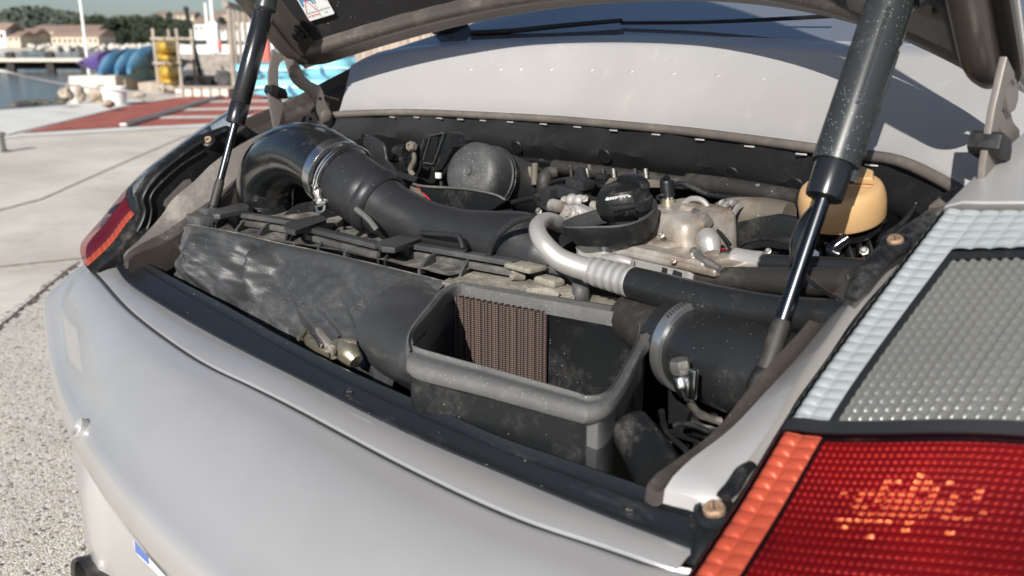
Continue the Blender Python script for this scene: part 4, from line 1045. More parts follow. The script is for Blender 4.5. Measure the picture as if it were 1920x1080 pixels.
# ---- round canister with wire ring and its cradle
f0, f1 = P(880, 322, 'y', .385), P(962, 352, 'y', .50); axd = (f1 - f0).normalized(); RC = RP(60, f0)
b = MB(); b.lathe(f0, axd, [(.0001, -.004), (RC * .10, -.004), (RC * .12, -.001), (RC * .2, -.003), (RC * .7, -.002), (RC * .90, .002), (RC * .98, .008), (RC, .016), (RC * 1.01, .05), (RC * 1.0, .16)], m_plastic, seg=48)
can = b.obj('round_canister', car, label='round black canister with a domed end')
b = MB(); ring = []; X, Y, Z = frame(axd)
for j in range(49): an = 2 * PI * j / 48; ring.append(f0 + axd * .052 + (X * math.cos(an) + Y * math.sin(an)) * RC * 1.04)
b.tube(ring, .0022, m_steel, seg=8, res=1, cap=False); b.obj('wire_ring', can)
b = MB(); b.lathe(f0 + axd * .044, axd, [(RC, 0), (RC * 1.06, .001), (RC * 1.06, .016), (RC, .017)], m_black, seg=48); b.obj('rubber_band', can)
b = MB(); cr1 = [(778, 346), (800, 350), (870, 354), (920, 362), (948, 376), (925, 392), (890, 402), (850, 396), (820, 388)]
b.plate([P(px, py, 'y', .335) for px, py in cr1], (.004, .006, 0), m_black, bev=.0015); b.obj('cradle_plate', car)
b = MB(); b.tube([P(775, 345, 'y', .334), P(800, 350, 'y', .333), P(870, 354, 'y', .333), P(925, 364, 'y', .333), P(948, 375, 'y', .333)], .002, m_steeld, seg=8); b.obj('worn_edge', car)
# spoon-shaped bracket
b = MB(); sp = [(681, 258), (690, 253), (704, 260), (716, 268), (720, 276), (722, 290), (724, 300), (740, 320), (775, 330), (782, 334), (776, 342), (745, 332), (730, 330), (712, 312), (690, 288), (680, 272)]
b.plate([P(px, py, 'y', .37) for px, py in sp], (.002, .004, 0), m_duct, bev=.0012); b.obj('bracket_plate', car)
# valve group: nut, solenoids, open box
vg = empty('valve_group', (0, 0, 0), None, None); vg.parent = car; tag(vg, 'black valves, hex fitting and open relay box behind the duct')
def vt(pts, r, mat, name='valve_hose', y=.44, seg=14):
    b = MB(); b.tube([P(px, py, 'y', y) for px, py in pts], [RP(q_, P(800, 300, 'y', y)) for q_ in (r if isinstance(r, list) else [r] * len(pts))], mat, seg=seg); return b.obj(name, vg)
c = P(768, 274, 'y', .40); b = MB(); b.lathe(c, (.15, -.9, .25), [(RP(9.5, c), -.010), (RP(10, c), .0), (RP(8, c), .002), (RP(4, c), .002), (RP(3.6, c), -.003), (.0001, -.003)], m_alu, seg=6); b.obj('hex_nut', vg)
vt([(745, 285), (752, 282), (762, 284)], 13, m_black, 'solenoid'); vt([(726, 298), (742, 300)], 9, m_hose2, 'hose_end', .42); vt([(740, 300), (760, 302)], 7, m_black, 'pipe_stub', .42)
vt([(775, 283), (777, 300), (770, 318), (776, 330)], [4, 5, 6, 5], m_beige, 'dusty_pipe', .41); vt([(790, 300), (788, 315), (782, 330)], 3, m_black, 'cable', .40)
def ibox(pts, y, t, mat, name, bev=.001): b = MB(); b.plate([P(px, py, 'y', y) for px, py in pts], t, mat, bev=bev); return b.obj(name, vg)
ibox([(770, 264), (798, 258), (800, 262), (786, 300), (782, 318), (760, 318), (758, 300), (774, 280)], .425, (0, .012, 0), m_black, 'mounting_frame')
ibox([(806, 256), (832, 248), (840, 254), (848, 276), (838, 300), (828, 318), (806, 322), (790, 314), (796, 290)], .43, (.004, .03, 0), m_black, 'relay_box')
ibox([(805, 258), (822, 253), (818, 280), (808, 306), (796, 304), (800, 280)], .427, (0, .002, 0), m_deep, 'box_recess')
for a_, c_ in (((805, 255), (833, 249)), ((833, 249), (822, 280)), ((822, 280), (812, 306)), ((793, 305), (812, 308)), ((806, 257), (793, 300)), ((795, 262), (783, 298))): vt([a_, c_], 1.6, m_plastic, 'box_lip', .424, 8)
b = MB(); c = P(822, 329, 'y', .40); b.box(c, (.010, .006, .009), m_white, bev=.001); b.obj('white_clip', vg)
vt([(779, 345), (795, 362), (806, 376), (816, 394)], 2.0, m_red_o, 'red_cable', .36, 8)
b = MB(); b.plate([P(px, py, 'y', .40) for px, py in [(770, 345), (784, 352), (797, 370), (793, 378), (790, 400), (782, 400), (780, 376), (768, 355)]], (0, .006, 0), m_beige, bev=.001); b.obj('bent_bracket', vg)
for i in range(3): vt([(735, 352 + 7 * i), (755, 349 + 8 * i), (775, 356 + 8 * i)], 2.2, m_hosed, 'thin_pipe', .42, 8)

# ---- coolant hoses at the back
def tubo(pts, r, mat, name, label=None, par=car, seg=20, **k):
    ps = [P(*q) for q in pts]; rr2 = [RP(q_, p) for q_, p in zip(r if isinstance(r, list) else [r] * len(pts), ps)]
    b = MB(); b.tube(ps, rr2, mat, seg=seg, **k); return b.obj(name, par, label=label)
tubo([(940, 300, 'y', .50), (975, 318, 'y', .50), (1008, 330, 'y', .50)], [14, 13, 12], m_beige, 'coolant_pipe', 'brown dusty coolant pipe'); tubo([(1045, 322, 'y', .47), (1028, 326, 'y', .46), (1020, 338, 'y', .45), (1020, 362, 'y', .45)], [10, 13, 14, 13], m_hosed, 'elbow_hose', 'short dusty elbow hose'); tubo([(1003, 306, 'y', .49), (1003, 345, 'y', .49)], 6, m_beige, 'hose_clip')
for i, px in enumerate((1070, 1100, 1130, 1150, 1190, 1210)): tubo([(px, 316, 'y', .51), (px + 2, 334, 'y', .51)], 4, m_steeld if i % 2 else m_hosed, 'hose_clip', seg=10)
tubo([(1040, 312, 'y', .53), (1120, 322, 'y', .53), (1240, 338, 'y', .53), (1340, 352, 'y', .53)], 13, m_hosed, 'cross_pipe', 'pipe under the front rim, its shade put into a darker colour'); tubo([(1290, 340, 'y', .52), (1380, 352, 'y', .51), (1500, 372, 'y', .50)], [16, 17, 16], m_hosed, 'cross_pipe')  # cross pipes get a darker material in place of the shade there
tubo([(860, 350, 'y', .52), (980, 352, 'y', .52), (1010, 362, 'y', .50)], [10, 10, 9], m_hosed, 'cross_pipe')
# ignition coil style connector
b = MB(); c = P(1072, 355, 'y', .42); b.box(c + Vector((-.004, 0, -.010)), (.055, .03, .026), m_duct, bev=.002); b.box(c + Vector((.012, .004, .008)), (.034, .026, .014), m_duct, bev=.003); b.plate([c + Vector((.0, 0, .014)), c + Vector((.026, 0, .014)), c + Vector((.018, 0, .032)), c + Vector((.010, 0, .034))], (0, .008, 0), m_duct, bev=.001)
b.box(c + Vector((-.016, .0, -.035)), (.026, .03, .05), m_duct, bev=.002); b.obj('plug_connector', car, label='angular black plug with a dusty top')
b = MB(); c = P(1030, 372, 'y', .40); b.box(c, (.02, .02, .03), m_duct, bev=.003); b.obj('plug_base', car)

# ---- metal unions left of the filler cap
un = empty('pipe_union', (0, 0, 0), None, None); un.parent = car; tag(un, 'dusty aluminium unions and bolted flange beside the filler cap')
tubo([(1036, 385, 'y', .38), (1050, 388, 'y', .375), (1062, 392, 'y', .37)], [13, 13, 10], m_alu, 'union_nut', par=un, seg=12); tubo([(1058, 378, 'y', .385), (1072, 376, 'y', .385), (1084, 377, 'y', .385), (1096, 378, 'y', .385)], [9, 12, 12, 11], m_pipe, 'crimped_sleeve', par=un, mod=lambda L_, an: 1 + .12 * math.cos(L_ * 420))
tubo([(1096, 378, 'y', .386), (1130, 381, 'y', .39)], 10, m_hose2, 'short_hose', par=un); tubo([(1062, 390, 'y', .365), (1085, 398, 'y', .36), (1105, 404, 'y', .36)], [7, 9, 10], m_pipe, 'union_pipe', par=un)
b = MB(); b.plate([P(px, py, 'y', .34) for px, py in [(1046, 405), (1060, 386), (1080, 384), (1096, 392), (1110, 404), (1096, 424), (1084, 430), (1058, 446), (1054, 428)]], (.003, .012, 0), m_pipe, bev=.002); b.obj('flange_plate', un)
b = MB(); b.plate([P(px, py, 'y', .332) for px, py in [(1060, 446), (1090, 416), (1104, 432), (1112, 446), (1100, 462), (1082, 466)]], (.004, .02, 0), m_beige, bev=.002); b.obj('shaded_block', un)
c = P(1070, 400, 'y', .335); b = MB(); b.lathe(c, (-.15, -.9, .35), [(RP(14, c), -.004), (RP(14, c), .0), (RP(12, c), .002)], m_pipe, seg=28); b.lathe(c, (-.15, -.9, .35), [(RP(9, c), 0), (RP(9, c), .006), (RP(8, c), .008), (RP(4.5, c), .008), (RP(4, c), .004), (.0001, .004)], m_alu, seg=24); b.obj('socket_bolt', un)
tubo([(1110, 385, 'y', .37), (1125, 390, 'y', .37), (1120, 400, 'y', .36)], [9, 11, 9], m_alu, 'cast_lug', par=un)
tubo([(1115, 448, 'y', .31), (1100, 460, 'y', .305), (1085, 470, 'y', .30)], [10, 10, 9], m_alu, 'cast_lug', par=un)

# ---- air-conditioning pipe: aluminium hook, crimp, rubber hose
ac = empty('refrigerant_line', (0, 0, 0), None, None); ac.parent = car; tag(ac, 'white-grey aluminium pipe crimped to a black hose')
tubo([(1060, 430, 'y', .300), (1043, 417, 'y', .27), (1023, 413, 'y', .245), (1009, 423, 'y', .22), (1010, 440, 'y', .205), (1024, 462, 'y', .20), (1048, 485, 'y', .205), (1080, 499, 'y', .213), (1112, 508, 'y', .220)], [15, 15, 15, 16, 17, 19, 21, 22, 22], m_pipe, 'bent_pipe', par=ac, seg=28, res=8)
tubo([(1058, 424, 'y', .33), (1062, 437, 'y', .325)], 18, m_alu, 'pipe_flange', par=ac)
tubo([(1108, 507, 'y', .222), (1122, 511, 'y', .221), (1150, 519, 'y', .220), (1172, 525, 'y', .219), (1192, 531, 'y', .218)], [25, 27, 28, 29, 30], m_pipe, 'crimped_sleeve', par=ac, seg=48, res=10, mod=lambda L_, an: 1 + .045 * math.cos(L_ * 520) + .012 * math.cos(8 * an) * max(0, math.cos(L_ * 520)))
tubo([(1188, 530, 'y', .218), (1240, 544, 'y', .216), (1300, 559, 'y', .214), (1380, 575, 'y', .212), (1460, 586, 'y', .21), (1560, 594, 'y', .20), (1640, 598, 'y', .19)], [30, 33, 34, 34, 33, 34, 36], m_hose2, 'rubber_hose', par=ac, seg=32)
# second hose behind it
ah = empty('cooling_hose', (0, 0, 0), None, None); ah.parent = car; tag(ah, 'dull rubber hose with a banded joint')
tubo([(1190, 495, 'y', .285), (1240, 507, 'y', .285), (1290, 517, 'y', .285), (1380, 522, 'y', .285), (1480, 527, 'y', .28), (1600, 528, 'y', .27)], [14, 15, 16, 22, 27, 28], m_hosed, 'soft_hose', par=ah, seg=24)
tubo([(1252, 509, 'y', .283), (1262, 511, 'y', .283)], 20, m_hose2, 'band', par=ah, seg=28); tubo([(1262, 511, 'y', .283), (1272, 513, 'y', .283)], 18, m_pipe, 'band', par=ah, seg=28); tubo([(1273, 513, 'y', .283), (1290, 517, 'y', .283)], 21, m_hose2, 'band', par=ah, seg=28)
# crimped hose on the right
rh = empty('pressure_hose', (0, 0, 0), None, None); rh.parent = car; tag(rh, 'black pressure hose with a stamped silver ferrule and a red ring')
tubo([(1345, 478, 'y', .33), (1351, 479, 'y', .33)], 20, m_black, 'port', par=rh); tubo([(1351, 479, 'y', .33), (1357, 480, 'y', .33)], 15, m_red_o, 'red_ring', par=rh); tubo([(1357, 480, 'y', .33), (1380, 485, 'y', .33)], 12, m_black, 'bellows', par=rh, mod=lambda L_, an: 1 + .1 * math.cos(L_ * 1400))
tubo([(1374, 484, 'y', .33), (1380, 485, 'y', .33), (1400, 488, 'y', .33), (1420, 491, 'y', .33), (1430, 493, 'y', .33)], [17, 20, 20, 20, 21], m_pipe, 'ferrule', par=rh, seg=48, res=10, mod=lambda L_, an: 1 + .05 * max(0, math.cos(6 * an)) * max(0, math.sin(L_ * 230 + .4)))
tubo([(1430, 493, 'y', .33), (1480, 495, 'y', .33), (1560, 498, 'y', .33), (1640, 502, 'y', .33)], [17, 17, 17, 17], m_hose2, 'hose', par=rh)

# ---- cast reservoir head with filler cap
hd = empty('reservoir_head', (0, 0, 0), None, None); hd.parent = car; tag(hd, 'stained cast-aluminium reservoir body')
def cbox(px, py, y, size, bev, mat=m_alu, name='casting', rz=0, rx=0, seg=4, sub=0):
    c = P(px, py, 'y', y); m4 = Matrix.Rotation(rz, 3, 'Z') @ Matrix.Rotation(rx, 3, 'X')
    b = MB(); b.box(c, size, mat, ax=(m4 @ XA, m4 @ YA, m4 @ ZA), bev=bev, seg=seg); return b.obj(name, hd)
cbox(1285, 440, .365, (.100, .085, .066), .017, name='upper_casting', rz=-.25, rx=.15)
cbox(1225, 452, .345, (.13, .09, .030), .012, name='upper_casting', rz=-.1, rx=.1)
cbox(1240, 468, .305, (.165, .060, .010), .004, name='flange', rz=-.05)
cbox(1252, 479, .300, (.175, .058, .009), .004, name='flange', rz=-.05)
cbox(1225, 492, .300, (.150, .050, .040), .008, mat=m_pipe, name='lower_casting', rz=-.05)
cbox(1130, 480, .290, (.05, .05, .05), .012, mat=m_pipe, name='lower_casting')
tubo([(1130, 486, 'y', .26), (1160, 488, 'y', .262), (1185, 494, 'y', .265)], [9, 12, 9], m_pipe, 'cast_boss', par=hd)
tubo([(1322, 440, 'y', .315), (1330, 455, 'y', .31), (1334, 475, 'y', .305)], [18, 22, 16], m_pipe, 'cast_shoulder', par=hd)
tubo([(1300, 470, 'y', .285), (1322, 488, 'y', .275), (1350, 504, 'y', .27)], [8, 8, 6], m_steeld, 'rough_edge', par=hd)
tubo([(1252, 420, 'y', .37), (1252, 398, 'y', .375), (1252, 384, 'y', .375)], [26, 19, 15], m_alu, 'neck', par=hd); tubo([(1252, 392, 'y', .375), (1252, 374, 'y', .375)], 14.5, m_brass, 'hex_collar', par=hd, seg=12); tubo([(1252, 374, 'y', .375), (1252, 369, 'y', .375)], 11, m_steel, 'thread', par=hd)
tubo([(1253, 370, 'y', .375), (1251, 356, 'y', .375), (1250, 340, 'y', .375), (1250, 338, 'y', .375)], [13, 13.5, 13, 11], m_black, 'valve_cap', par=hd, seg=24, res=3); tubo([(1250, 366, 'y', .37), (1238, 366, 'y', .365), (1232, 371, 'y', .36), (1240, 376, 'y', .36)], 2.6, m_black, 'cap_tether', par=hd, seg=8)
tubo([(1280, 392, 'y', .36), (1292, 398, 'y', .36), (1302, 402, 'y', .36)], [12, 14, 13], m_alu, 'cast_lug', par=hd); tubo([(1302, 398, 'y', .35), (1308, 400, 'y', .348)], 9, m_steeld, 'bolt_head', par=hd, seg=6); tubo([(1318, 410, 'y', .345), (1330, 418, 'y', .34)], [12, 9], m_steeld, 'bolt_head', par=hd, seg=8)
tubo([(1280, 390, 'y', .38), (1284, 380, 'y', .38), (1296, 373, 'y', .38), (1312, 374, 'y', .38), (1324, 383, 'y', .38), (1329, 398, 'y', .378), (1328, 414, 'y', .375)], 5.5, m_pipe, 'bent_tube', par=hd, seg=14)
# filler cap
cc = P(1171, 383, 'y', .30); axf = Vector((-.08, -.13, .98)).normalized(); RF = RP(53, cc)
b = MB(); b.lathe(cc, axf, [(RF * .62, -.045), (RF * .62, -.016), (RF * .80, -.012), (RF * .98, -.006), (RF * 1.02, .002), (RF * 1.0, .006), (RF * .93, .008), (RF * .90, .014), (RF * .80, .020), (RF * .5, .024), (.0001, .0245)], m_black, seg=64, mod=lambda j, t: 1 + (.025 if j in (5, 6, 7) and (t * 12) % 1 < .22 else 0))
cap = b.obj('filler_cap', car, label='black screw cap lettered in white, with a raised grip', sharp=30)
X, Y, Z = frame(axf, Vector((.90, -.35, 0)))          # X along the grip
b = MB(); arch = [cc + axf * .020 + X * (RF * .92 * math.cos(PI * k / 14)) * -1 + axf * (.013 * math.sin(PI * k / 14) ** .7) for k in range(15)]
b.plate([p + Y * .008 for p in arch], Y * .012, m_black, bev=.002); b.obj('cap_grip', cap)
X2, Y2, Z2 = frame(axf, _r)
tx = text('Pentosin\nCHF 11 S', .0072, cc + axf * .0262 - Y * .004 - Y2 * 0 + X * -.004, X2, Y2, m_white, 'lettering', cap, extrude=.0003, bold=.0002)
def place_text():
    c0_ = P(1158, 370, lambda p: (p - cc).dot(axf) - .0256)
    tx.location = c0_ - (cc + axf * .0262 - Y * .004 + X * -.004)
place_text()
# drip tray under the cap
b = MB(); rws = []
ct = P(1163, 424, 'y', .285)
axt = Vector((-.06, -.26, .95)).normalized(); XT, YT, ZT_ = frame(axt, _r)
def teard(an, r): 
    k = 1 + .42 * max(0, math.cos(an - math.radians(190))) ** 6
    return r * k
for r, h in ((.030, .004), (.040, .0035), (.052, .006), (.058, .014), (.0605, .018), (.0615, .016), (.060, .004), (.052, -.010), (.035, -.016)):
    rws.append([ct + XT * (.76 * teard(2 * PI * k / 48, r) * math.cos(2 * PI * k / 48)) + YT * (.76 * teard(2 * PI * k / 48, r) * .82 * math.sin(2 * PI * k / 48)) + axt * (h + .003 * math.sin(2 * 2 * PI * k / 48 + 1)) for k in range(48)])
b.loft(rws[:6], m_plastic, closeu=True, flip=True); b.loft(rws[5:], m_black, closeu=True, flip=True); b.obj('drip_tray', car, label='black rubber drip tray with a pointed lip under the filler cap')
b = MB(); b.plate([P(px, py, 'y', .46) for px, py in [(1128, 352), (1143, 334), (1232, 338), (1246, 345), (1246, 352), (1150, 352)]], (0, .01, 0), m_beige, bev=.001); b.obj('heat_shield', car, label='tan metal edge behind the filler cap')

# ---- right hand side: dust mat, banded pipe, orange cap
b = MB(); mp = [(1338, 447), (1370, 420), (1420, 408), (1456, 402), (1490, 408), (1530, 430), (1560, 470), (1500, 485), (1440, 488), (1400, 470), (1360, 462)]
b.plate([P(px, py, 'y', .40) for px, py in mp], (0, .01, 0), m_black, bev=.002); b.obj('rubber_flap', car, label='matt black rubber flap')
tubo([(1335, 430, 'y', .44), (1352, 415, 'y', .44), (1372, 402, 'y', .45), (1430, 400, 'y', .46), (1480, 405, 'y', .46)], [34, 33, 32, 30, 26], m_beige, 'charge_pipe', 'beige dusty pipe with two bands', seg=32)
for px, py in ((1348, 396), (1372, 398)):
    a_ = P(px - 8, py + 38, 'y', .40); c_ = P(px + 12, py - 12, 'y', .43)
    tubo([(px - 12, py + 40, 'y', .405), (px - 2, py + 15, 'y', .40), (px + 10, py - 8, 'y', .42), (px + 22, py - 16, 'y', .44)], 6, m_pipe, 'pipe_band', seg=10, flat=.4)
for px in (1355, 1375): b = MB(); c = P(px, 381, 'y', .43); b.lathe(c, (0, -.9, .4), [(RP(9, c), -.01), (RP(9, c), 0), (RP(7, c), .002), (.0001, .001)], m_steeld, seg=6); b.obj('band_bolt', car)
oc = P(1578, 378, 'y', .40); axo = Vector((.0, -.30, .95)).normalized(); RO = RP(78, oc)
b = MB(); b.lathe(oc, axo, [(RO * .93, -.018), (RO * .97, -.018), (RO * 1.0, -.015), (RO * 1.01, .0), (RO * 1.0, .006), (RO * .97, .012), (RO * .92, .017), (RO * .84, .0195), (RO * .78, .020), (.0001, .021)], m_orange, seg=72)
orc = b.obj('orange_cap', car, label='orange-yellow plastic screw cap of the oil filler')
X, Y, Z = frame(axo, Vector((.75, .1, 0)))
b = MB(); b.plate([oc + axo * .0205 + X * u * RO + Y * v * RO for u, v in ((-.74, .02), (.76, .02), (.62, .48), (.2, .76), (-.3, .74), (-.62, .5))], axo * .0085, m_orange, bev=.003, seg=3); b.obj('cap_step', orc)
b = MB(); b.plate([oc + axo * .0208 + X * u * RO + Y * v * RO for u, v in ((-.74, -.10), (.76, -.10), (.76, -.085), (-.74, -.085))], axo * .0012, m_orange, bev=.0004, seg=1); b.obj('cap_line', orc)
b = MB(); b.lathe(oc - axo * .085, axo, [(RO * .75, 0), (RO * .72, .02), (RO * .62, .03), (RO * .62, .05), (RO * .88, .053), (RO * .9, .056)], m_hose, seg=40); nk = b.obj('filler_neck', car, label='wet-looking black neck below the orange cap')
for k in range(9):
    an = .4 + k * .35; p = oc - axo * .05 + (X * math.cos(-an) + Y * math.sin(-an)) * RO * .72
    b = MB(); b.tube([p + axo * .015, p + axo * -.005 + X * .003, p + axo * -.03 + Y * .002], [.003, .0045, .003], m_hose, seg=8); b.obj('neck_rib', nk)
b = MB(); c = P(1525, 478, 'y', .36); b.lathe(c, (.6, -.7, .3), [(RP(12, c), -.01), (RP(12, c), .004), (RP(9, c), .006), (.0001, .006)], m_steel, seg=6); b.obj('steel_bolt', car)
tubo([(1590, 445, 'y', .37), (1560, 468, 'y', .36), (1575, 478, 'y', .36)], [10, 12, 8], m_hose, 'wet_fitting')
tubo([(1552, 370, 'y', .27), (1530, 390, 'y', .26), (1508, 420, 'y', .25), (1492, 460, 'y', .245), (1492, 495, 'y', .24)], [6, 15, 19, 17, 9], m_hose, 'cable_sleeve', 'glossy black sleeve behind the near strut', seg=18, flat=.5)
tubo([(1496, 470, 'y', .22), (1499, 505, 'y', .215), (1530, 535, 'y', .21), (1570, 560, 'y', .20), (1610, 580, 'y', .19)], 4.5, m_hose, 'cable', 'thin black cable curling behind the near strut', seg=10)

# ---- large coupling hose lower right with worm clamp
bh = [(1170, 590, 'y', .23), (1220, 612, 'y', .225), (1262, 632, 'y', .215), (1300, 652, 'y', .205), (1345, 672, 'y', .195), (1400, 690, 'y', .19), (1460, 706, 'y', .19), (1520, 715, 'y', .19)]
tubo(bh[:3], [40, 56, 62], m_hosed, 'metal_stub', 'dusty stub of the big coupling'); tubo([bh[2], (1281, 642, 'y', .21)], [72, 74], m_black, 'coupling_collar', seg=40)
tubo(bh[2:], [76, 80, 88, 92, 90, 86], m_hose2, 'coupling_hose', 'fat black coupling hose at the lower right', seg=48, res=8)
w0_, w1_ = P(1282, 643, 'y', .208), P(1318, 659, 'y', .201); axw = (w1_ - w0_).normalized(); RW = RP(88, w0_)
m_slot = M('worm_band', (.62, .62, .62), rough=.28, metal=.9)
N, L = m_slot.node_tree.nodes, m_slot.node_tree.links
b = MB(); b.lathe(w0_ + axw * .006, axw, [(RW, -.001), (RW * 1.006, 0), (RW * 1.012, .011), (RW * 1.004, .012)], m_slot, seg=72)
wc = b.obj('worm_clamp', car, label='slotted steel worm clamp on the fat coupling hose')
X, Y, Z = frame(axw, ZA)
b = MB()
for k in range(26):
    an = -1.15 + k * .075; p = w0_ + axw * .012 + (X * math.cos(an) + Y * math.sin(an)) * RW * 1.016
    er = (X * math.cos(an) + Y * math.sin(an)); et = axw.cross(er)
    b.box(p, (.0070, .0016, .0012), m_ink, ax=(axw * .96 + et * .28, et * .96 - axw * .28, er))
b.obj('clamp_slots', wc, kind='stuff', label='row of dark slots cut in the clamp band')
hs = P(1282, 715, 'y', .125)
b = MB(); b.lathe(P(1276, 692, 'y', .118), (-.15, -.1, .95), [(.0075, -.004), (.0095, 0), (.0095, .006), (.0085, .009), (.005, .0092), (.0001, .008)], m_steeld, seg=6); b.obj('clamp_screw', wc)
b = MB(); b.tube([P(1280, 705, 'y', .118), P(1284, 718, 'y', .118), P(1292, 738, 'y', .12)], [.011, .013, .010], m_steel, seg=18, flat=.7); b.box(P(1299, 720, 'y', .114), (.008, .006, .028), m_steel, bev=.002); b.obj('clamp_housing', wc)
tubo([(1290, 745, 'y', .14), (1310, 775, 'y', .16), (1350, 790, 'y', .18)], 8, m_steeld, 'clamp_tail', par=wc, mod=lambda L_, an: 1 + .08 * math.cos(L_ * 2500))
tubo([(1085, 570, 'y', .26), (1140, 582, 'y', .258), (1210, 600, 'y', .25)], [20, 26, 30], m_beige, 'dusty_ledge', 'pale dusty ledge under the refrigerant hose'); 
# dark pieces in the lower right corner of the bay
tubo([(1180, 800, 'y', .06), (1215, 850, 'y', .05), (1240, 900, 'y', .03)], [40, 46, 50], m_black, 'lower_hose', seg=28); tubo([(1210, 790, 'y', .12), (1260, 850, 'y', .12), (1290, 900, 'y', .10)], 10, m_hosed, 'lower_cable')
tubo([(1290, 790, 'y', .20), (1320, 800, 'y', .21), (1350, 795, 'y', .22)], 24, m_black, 'lower_fitting')

# ---- latch at the rear edge
lt = empty('lid_latch', (0, 0, 0), None, None); lt.parent = car; tag(lt, 'yellowish zinc-plated lid latch between seal and air box')
def lpz(pts, z, t, name, mat=m_brass): b = MB(); b.plate([P(px, py, 'z', z) for px, py in pts], (0, 0, -t), mat, bev=.0008); return b.obj(name, lt)
lpz([(556, 632), (572, 614), (576, 617), (560, 635)], .742, .004, 'latch_end'); lpz([(566, 624), (580, 624), (596, 640), (620, 655), (616, 662), (590, 650), (572, 638)], .738, .006, 'latch_plate')
lpz([(592, 614), (600, 614), (622, 640), (630, 650), (624, 656), (612, 645), (596, 624)], .746, .008, 'latch_plate', m_alu); lpz([(580, 622), (586, 620), (606, 642), (600, 648)], .744, .004, 'latch_hook', m_steel)
b = MB(); b.tube([P(622, 660, 'z', .738), P(640, 652, 'z', .738), P(655, 664, 'z', .736), P(668, 678, 'z', .730)], [.009, .012, .013, .009], m_brass, seg=20); b.obj('latch_barrel', lt)
b = MB(); b.box(P(656, 645, 'z', .745), (.014, .010, .010), m_alu, bev=.001); b.obj('latch_nut', lt)
tubo([(575, 640, 'z', .73), (600, 655, 'z', .73), (615, 663, 'z', .73)], 3, m_steel, 'spring', par=lt, seg=10)
# tan box glimpsed beyond the bend
b = MB(); b.box(P(575, 400, 'y', .38), (.14, .06, .05), m_tan, bev=.004); b.box(P(445, 360, 'y', .40), (.10, .04, .06), m_tan, bev=.004); b.obj('tan_box', car, label='ochre casing glimpsed behind the far bend')
tubo([(555, 345, 'y', .36), (560, 375, 'y', .37), (556, 398, 'y', .37)], [18, 24, 24], m_sblue, 'blue_sleeve'); tubo([(588, 385, 'y', .30), (580, 400, 'y', .30)], 9, m_hose2, 'pipe_stub')
tubo([(330, 430, 'x', -.545), (355, 400, 'x', -.545), (380, 375, 'x', -.55)], [8, 10, 9], m_gutter, 'strut_foot')

# ---- wiring and small fixings that fill the gaps
rc = random.Random(21); wl_ = empty('wiring_loom', (0, 0, 0), None, None); wl_.parent = car; tag(wl_, 'black taped wiring and small fixings between the engine parts')
def wire(pts, y, r, mat=None):
    b = MB(); b.tube([P(px, py, 'y', y + rc.uniform(-.006, .006)) for px, py in pts], [RP(r, P(pts[0][0], pts[0][1], 'y', y))] * len(pts), mat or m_black, seg=8, res=6, mod=lambda L_, an: 1 + .06 * math.sin(L_ * 500)); b.obj('cable', wl_)
for pts, y, r in (([(1000, 360), (1040, 340), (1090, 335), (1130, 350), (1160, 340)], .45, 4), ([(1100, 366), (1120, 372), (1135, 360), (1150, 345)], .42, 3), ([(1240, 350), (1280, 345), (1330, 365), (1390, 372), (1460, 385)], .47, 5),
    ([(1275, 400), (1310, 420), (1345, 432), (1370, 460)], .36, 3), ([(1130, 470), (1105, 480), (1080, 478)], .30, 4), ([(1200, 780), (1240, 800), (1290, 795), (1330, 810)], .14, 5), ([(1215, 830), (1260, 815), (1310, 830)], .10, 4),
    ([(1240, 770), (1250, 810), (1290, 850), (1280, 880)], .09, 6), ([(560, 398), (590, 405), (620, 398), (650, 410)], .30, 6), ([(700, 330), (720, 345), (735, 372), (770, 392)], .36, 5), ([(820, 392), (860, 402), (900, 402), (960, 396)], .34, 4),
    ([(930, 310), (960, 300), (1000, 300), (1050, 308), (1110, 318)], .53, 4), ([(960, 380), (1000, 372), (1015, 385), (1040, 398)], .38, 5), ([(1380, 470), (1400, 455), (1440, 448), (1480, 460), (1500, 480)], .37, 3.2), ([(1600, 470), (1640, 450), (1690, 420), (1720, 380)], .44, 5),
    ([(1620, 440), (1660, 410), (1700, 370), (1730, 350)], .47, 7), ([(640, 250), (670, 262), (690, 250), (720, 240)], .46, 5), ([(850, 300), (830, 330), (828, 360)], .41, 4)): wire(pts, y, r)
def nut(px, py, y, r, mat, ax=(.2, -.8, .5)):
    b = MB(); c = P(px, py, 'y', y); R_ = RP(r, c); b.lathe(c, ax, [(R_ * 1.5, -.003), (R_ * 1.5, 0), (R_, .0004), (R_, R_ * .8), (R_ * .75, R_), (.0001, R_)], mat, seg=6 if r > 4 else 12); b.obj('hex_bolt', wl_)
for px, py, y, r, mt in ((1108, 470, .285, 5, m_steeld), (1205, 470, .285, 4, m_steel), (1300, 478, .28, 5, m_alu), (1318, 462, .30, 5, m_steeld), (1160, 476, .275, 4, m_steeld), (1262, 488, .262, 4, m_alu), (1240, 440, .30, 4, m_steeld), (1096, 372, .37, 5, m_alu), (1010, 395, .40, 5, m_steeld), (1355, 470, .34, 6, m_steeld), (1440, 470, .35, 4, m_steeld), (1620, 470, .37, 6, m_steeld), (1250, 830, .09, 6, m_steeld), (730, 250, .50, 4, m_steeld), (690, 255, .50, 4, m_steeld)): nut(px, py, y, r, mt)
for px, py, y in ((1090, 372, .43), (1130, 335, .47), (1480, 455, .36), (1560, 440, .40)):
    b = MB(); c = P(px, py, 'y', y); b.box(c, (.022, .012, .014), m_black, bev=.002); b.box(c + Vector((.0, -.007, .003)), (.012, .003, .006), m_duct, bev=.0008); b.obj('connector', wl_)
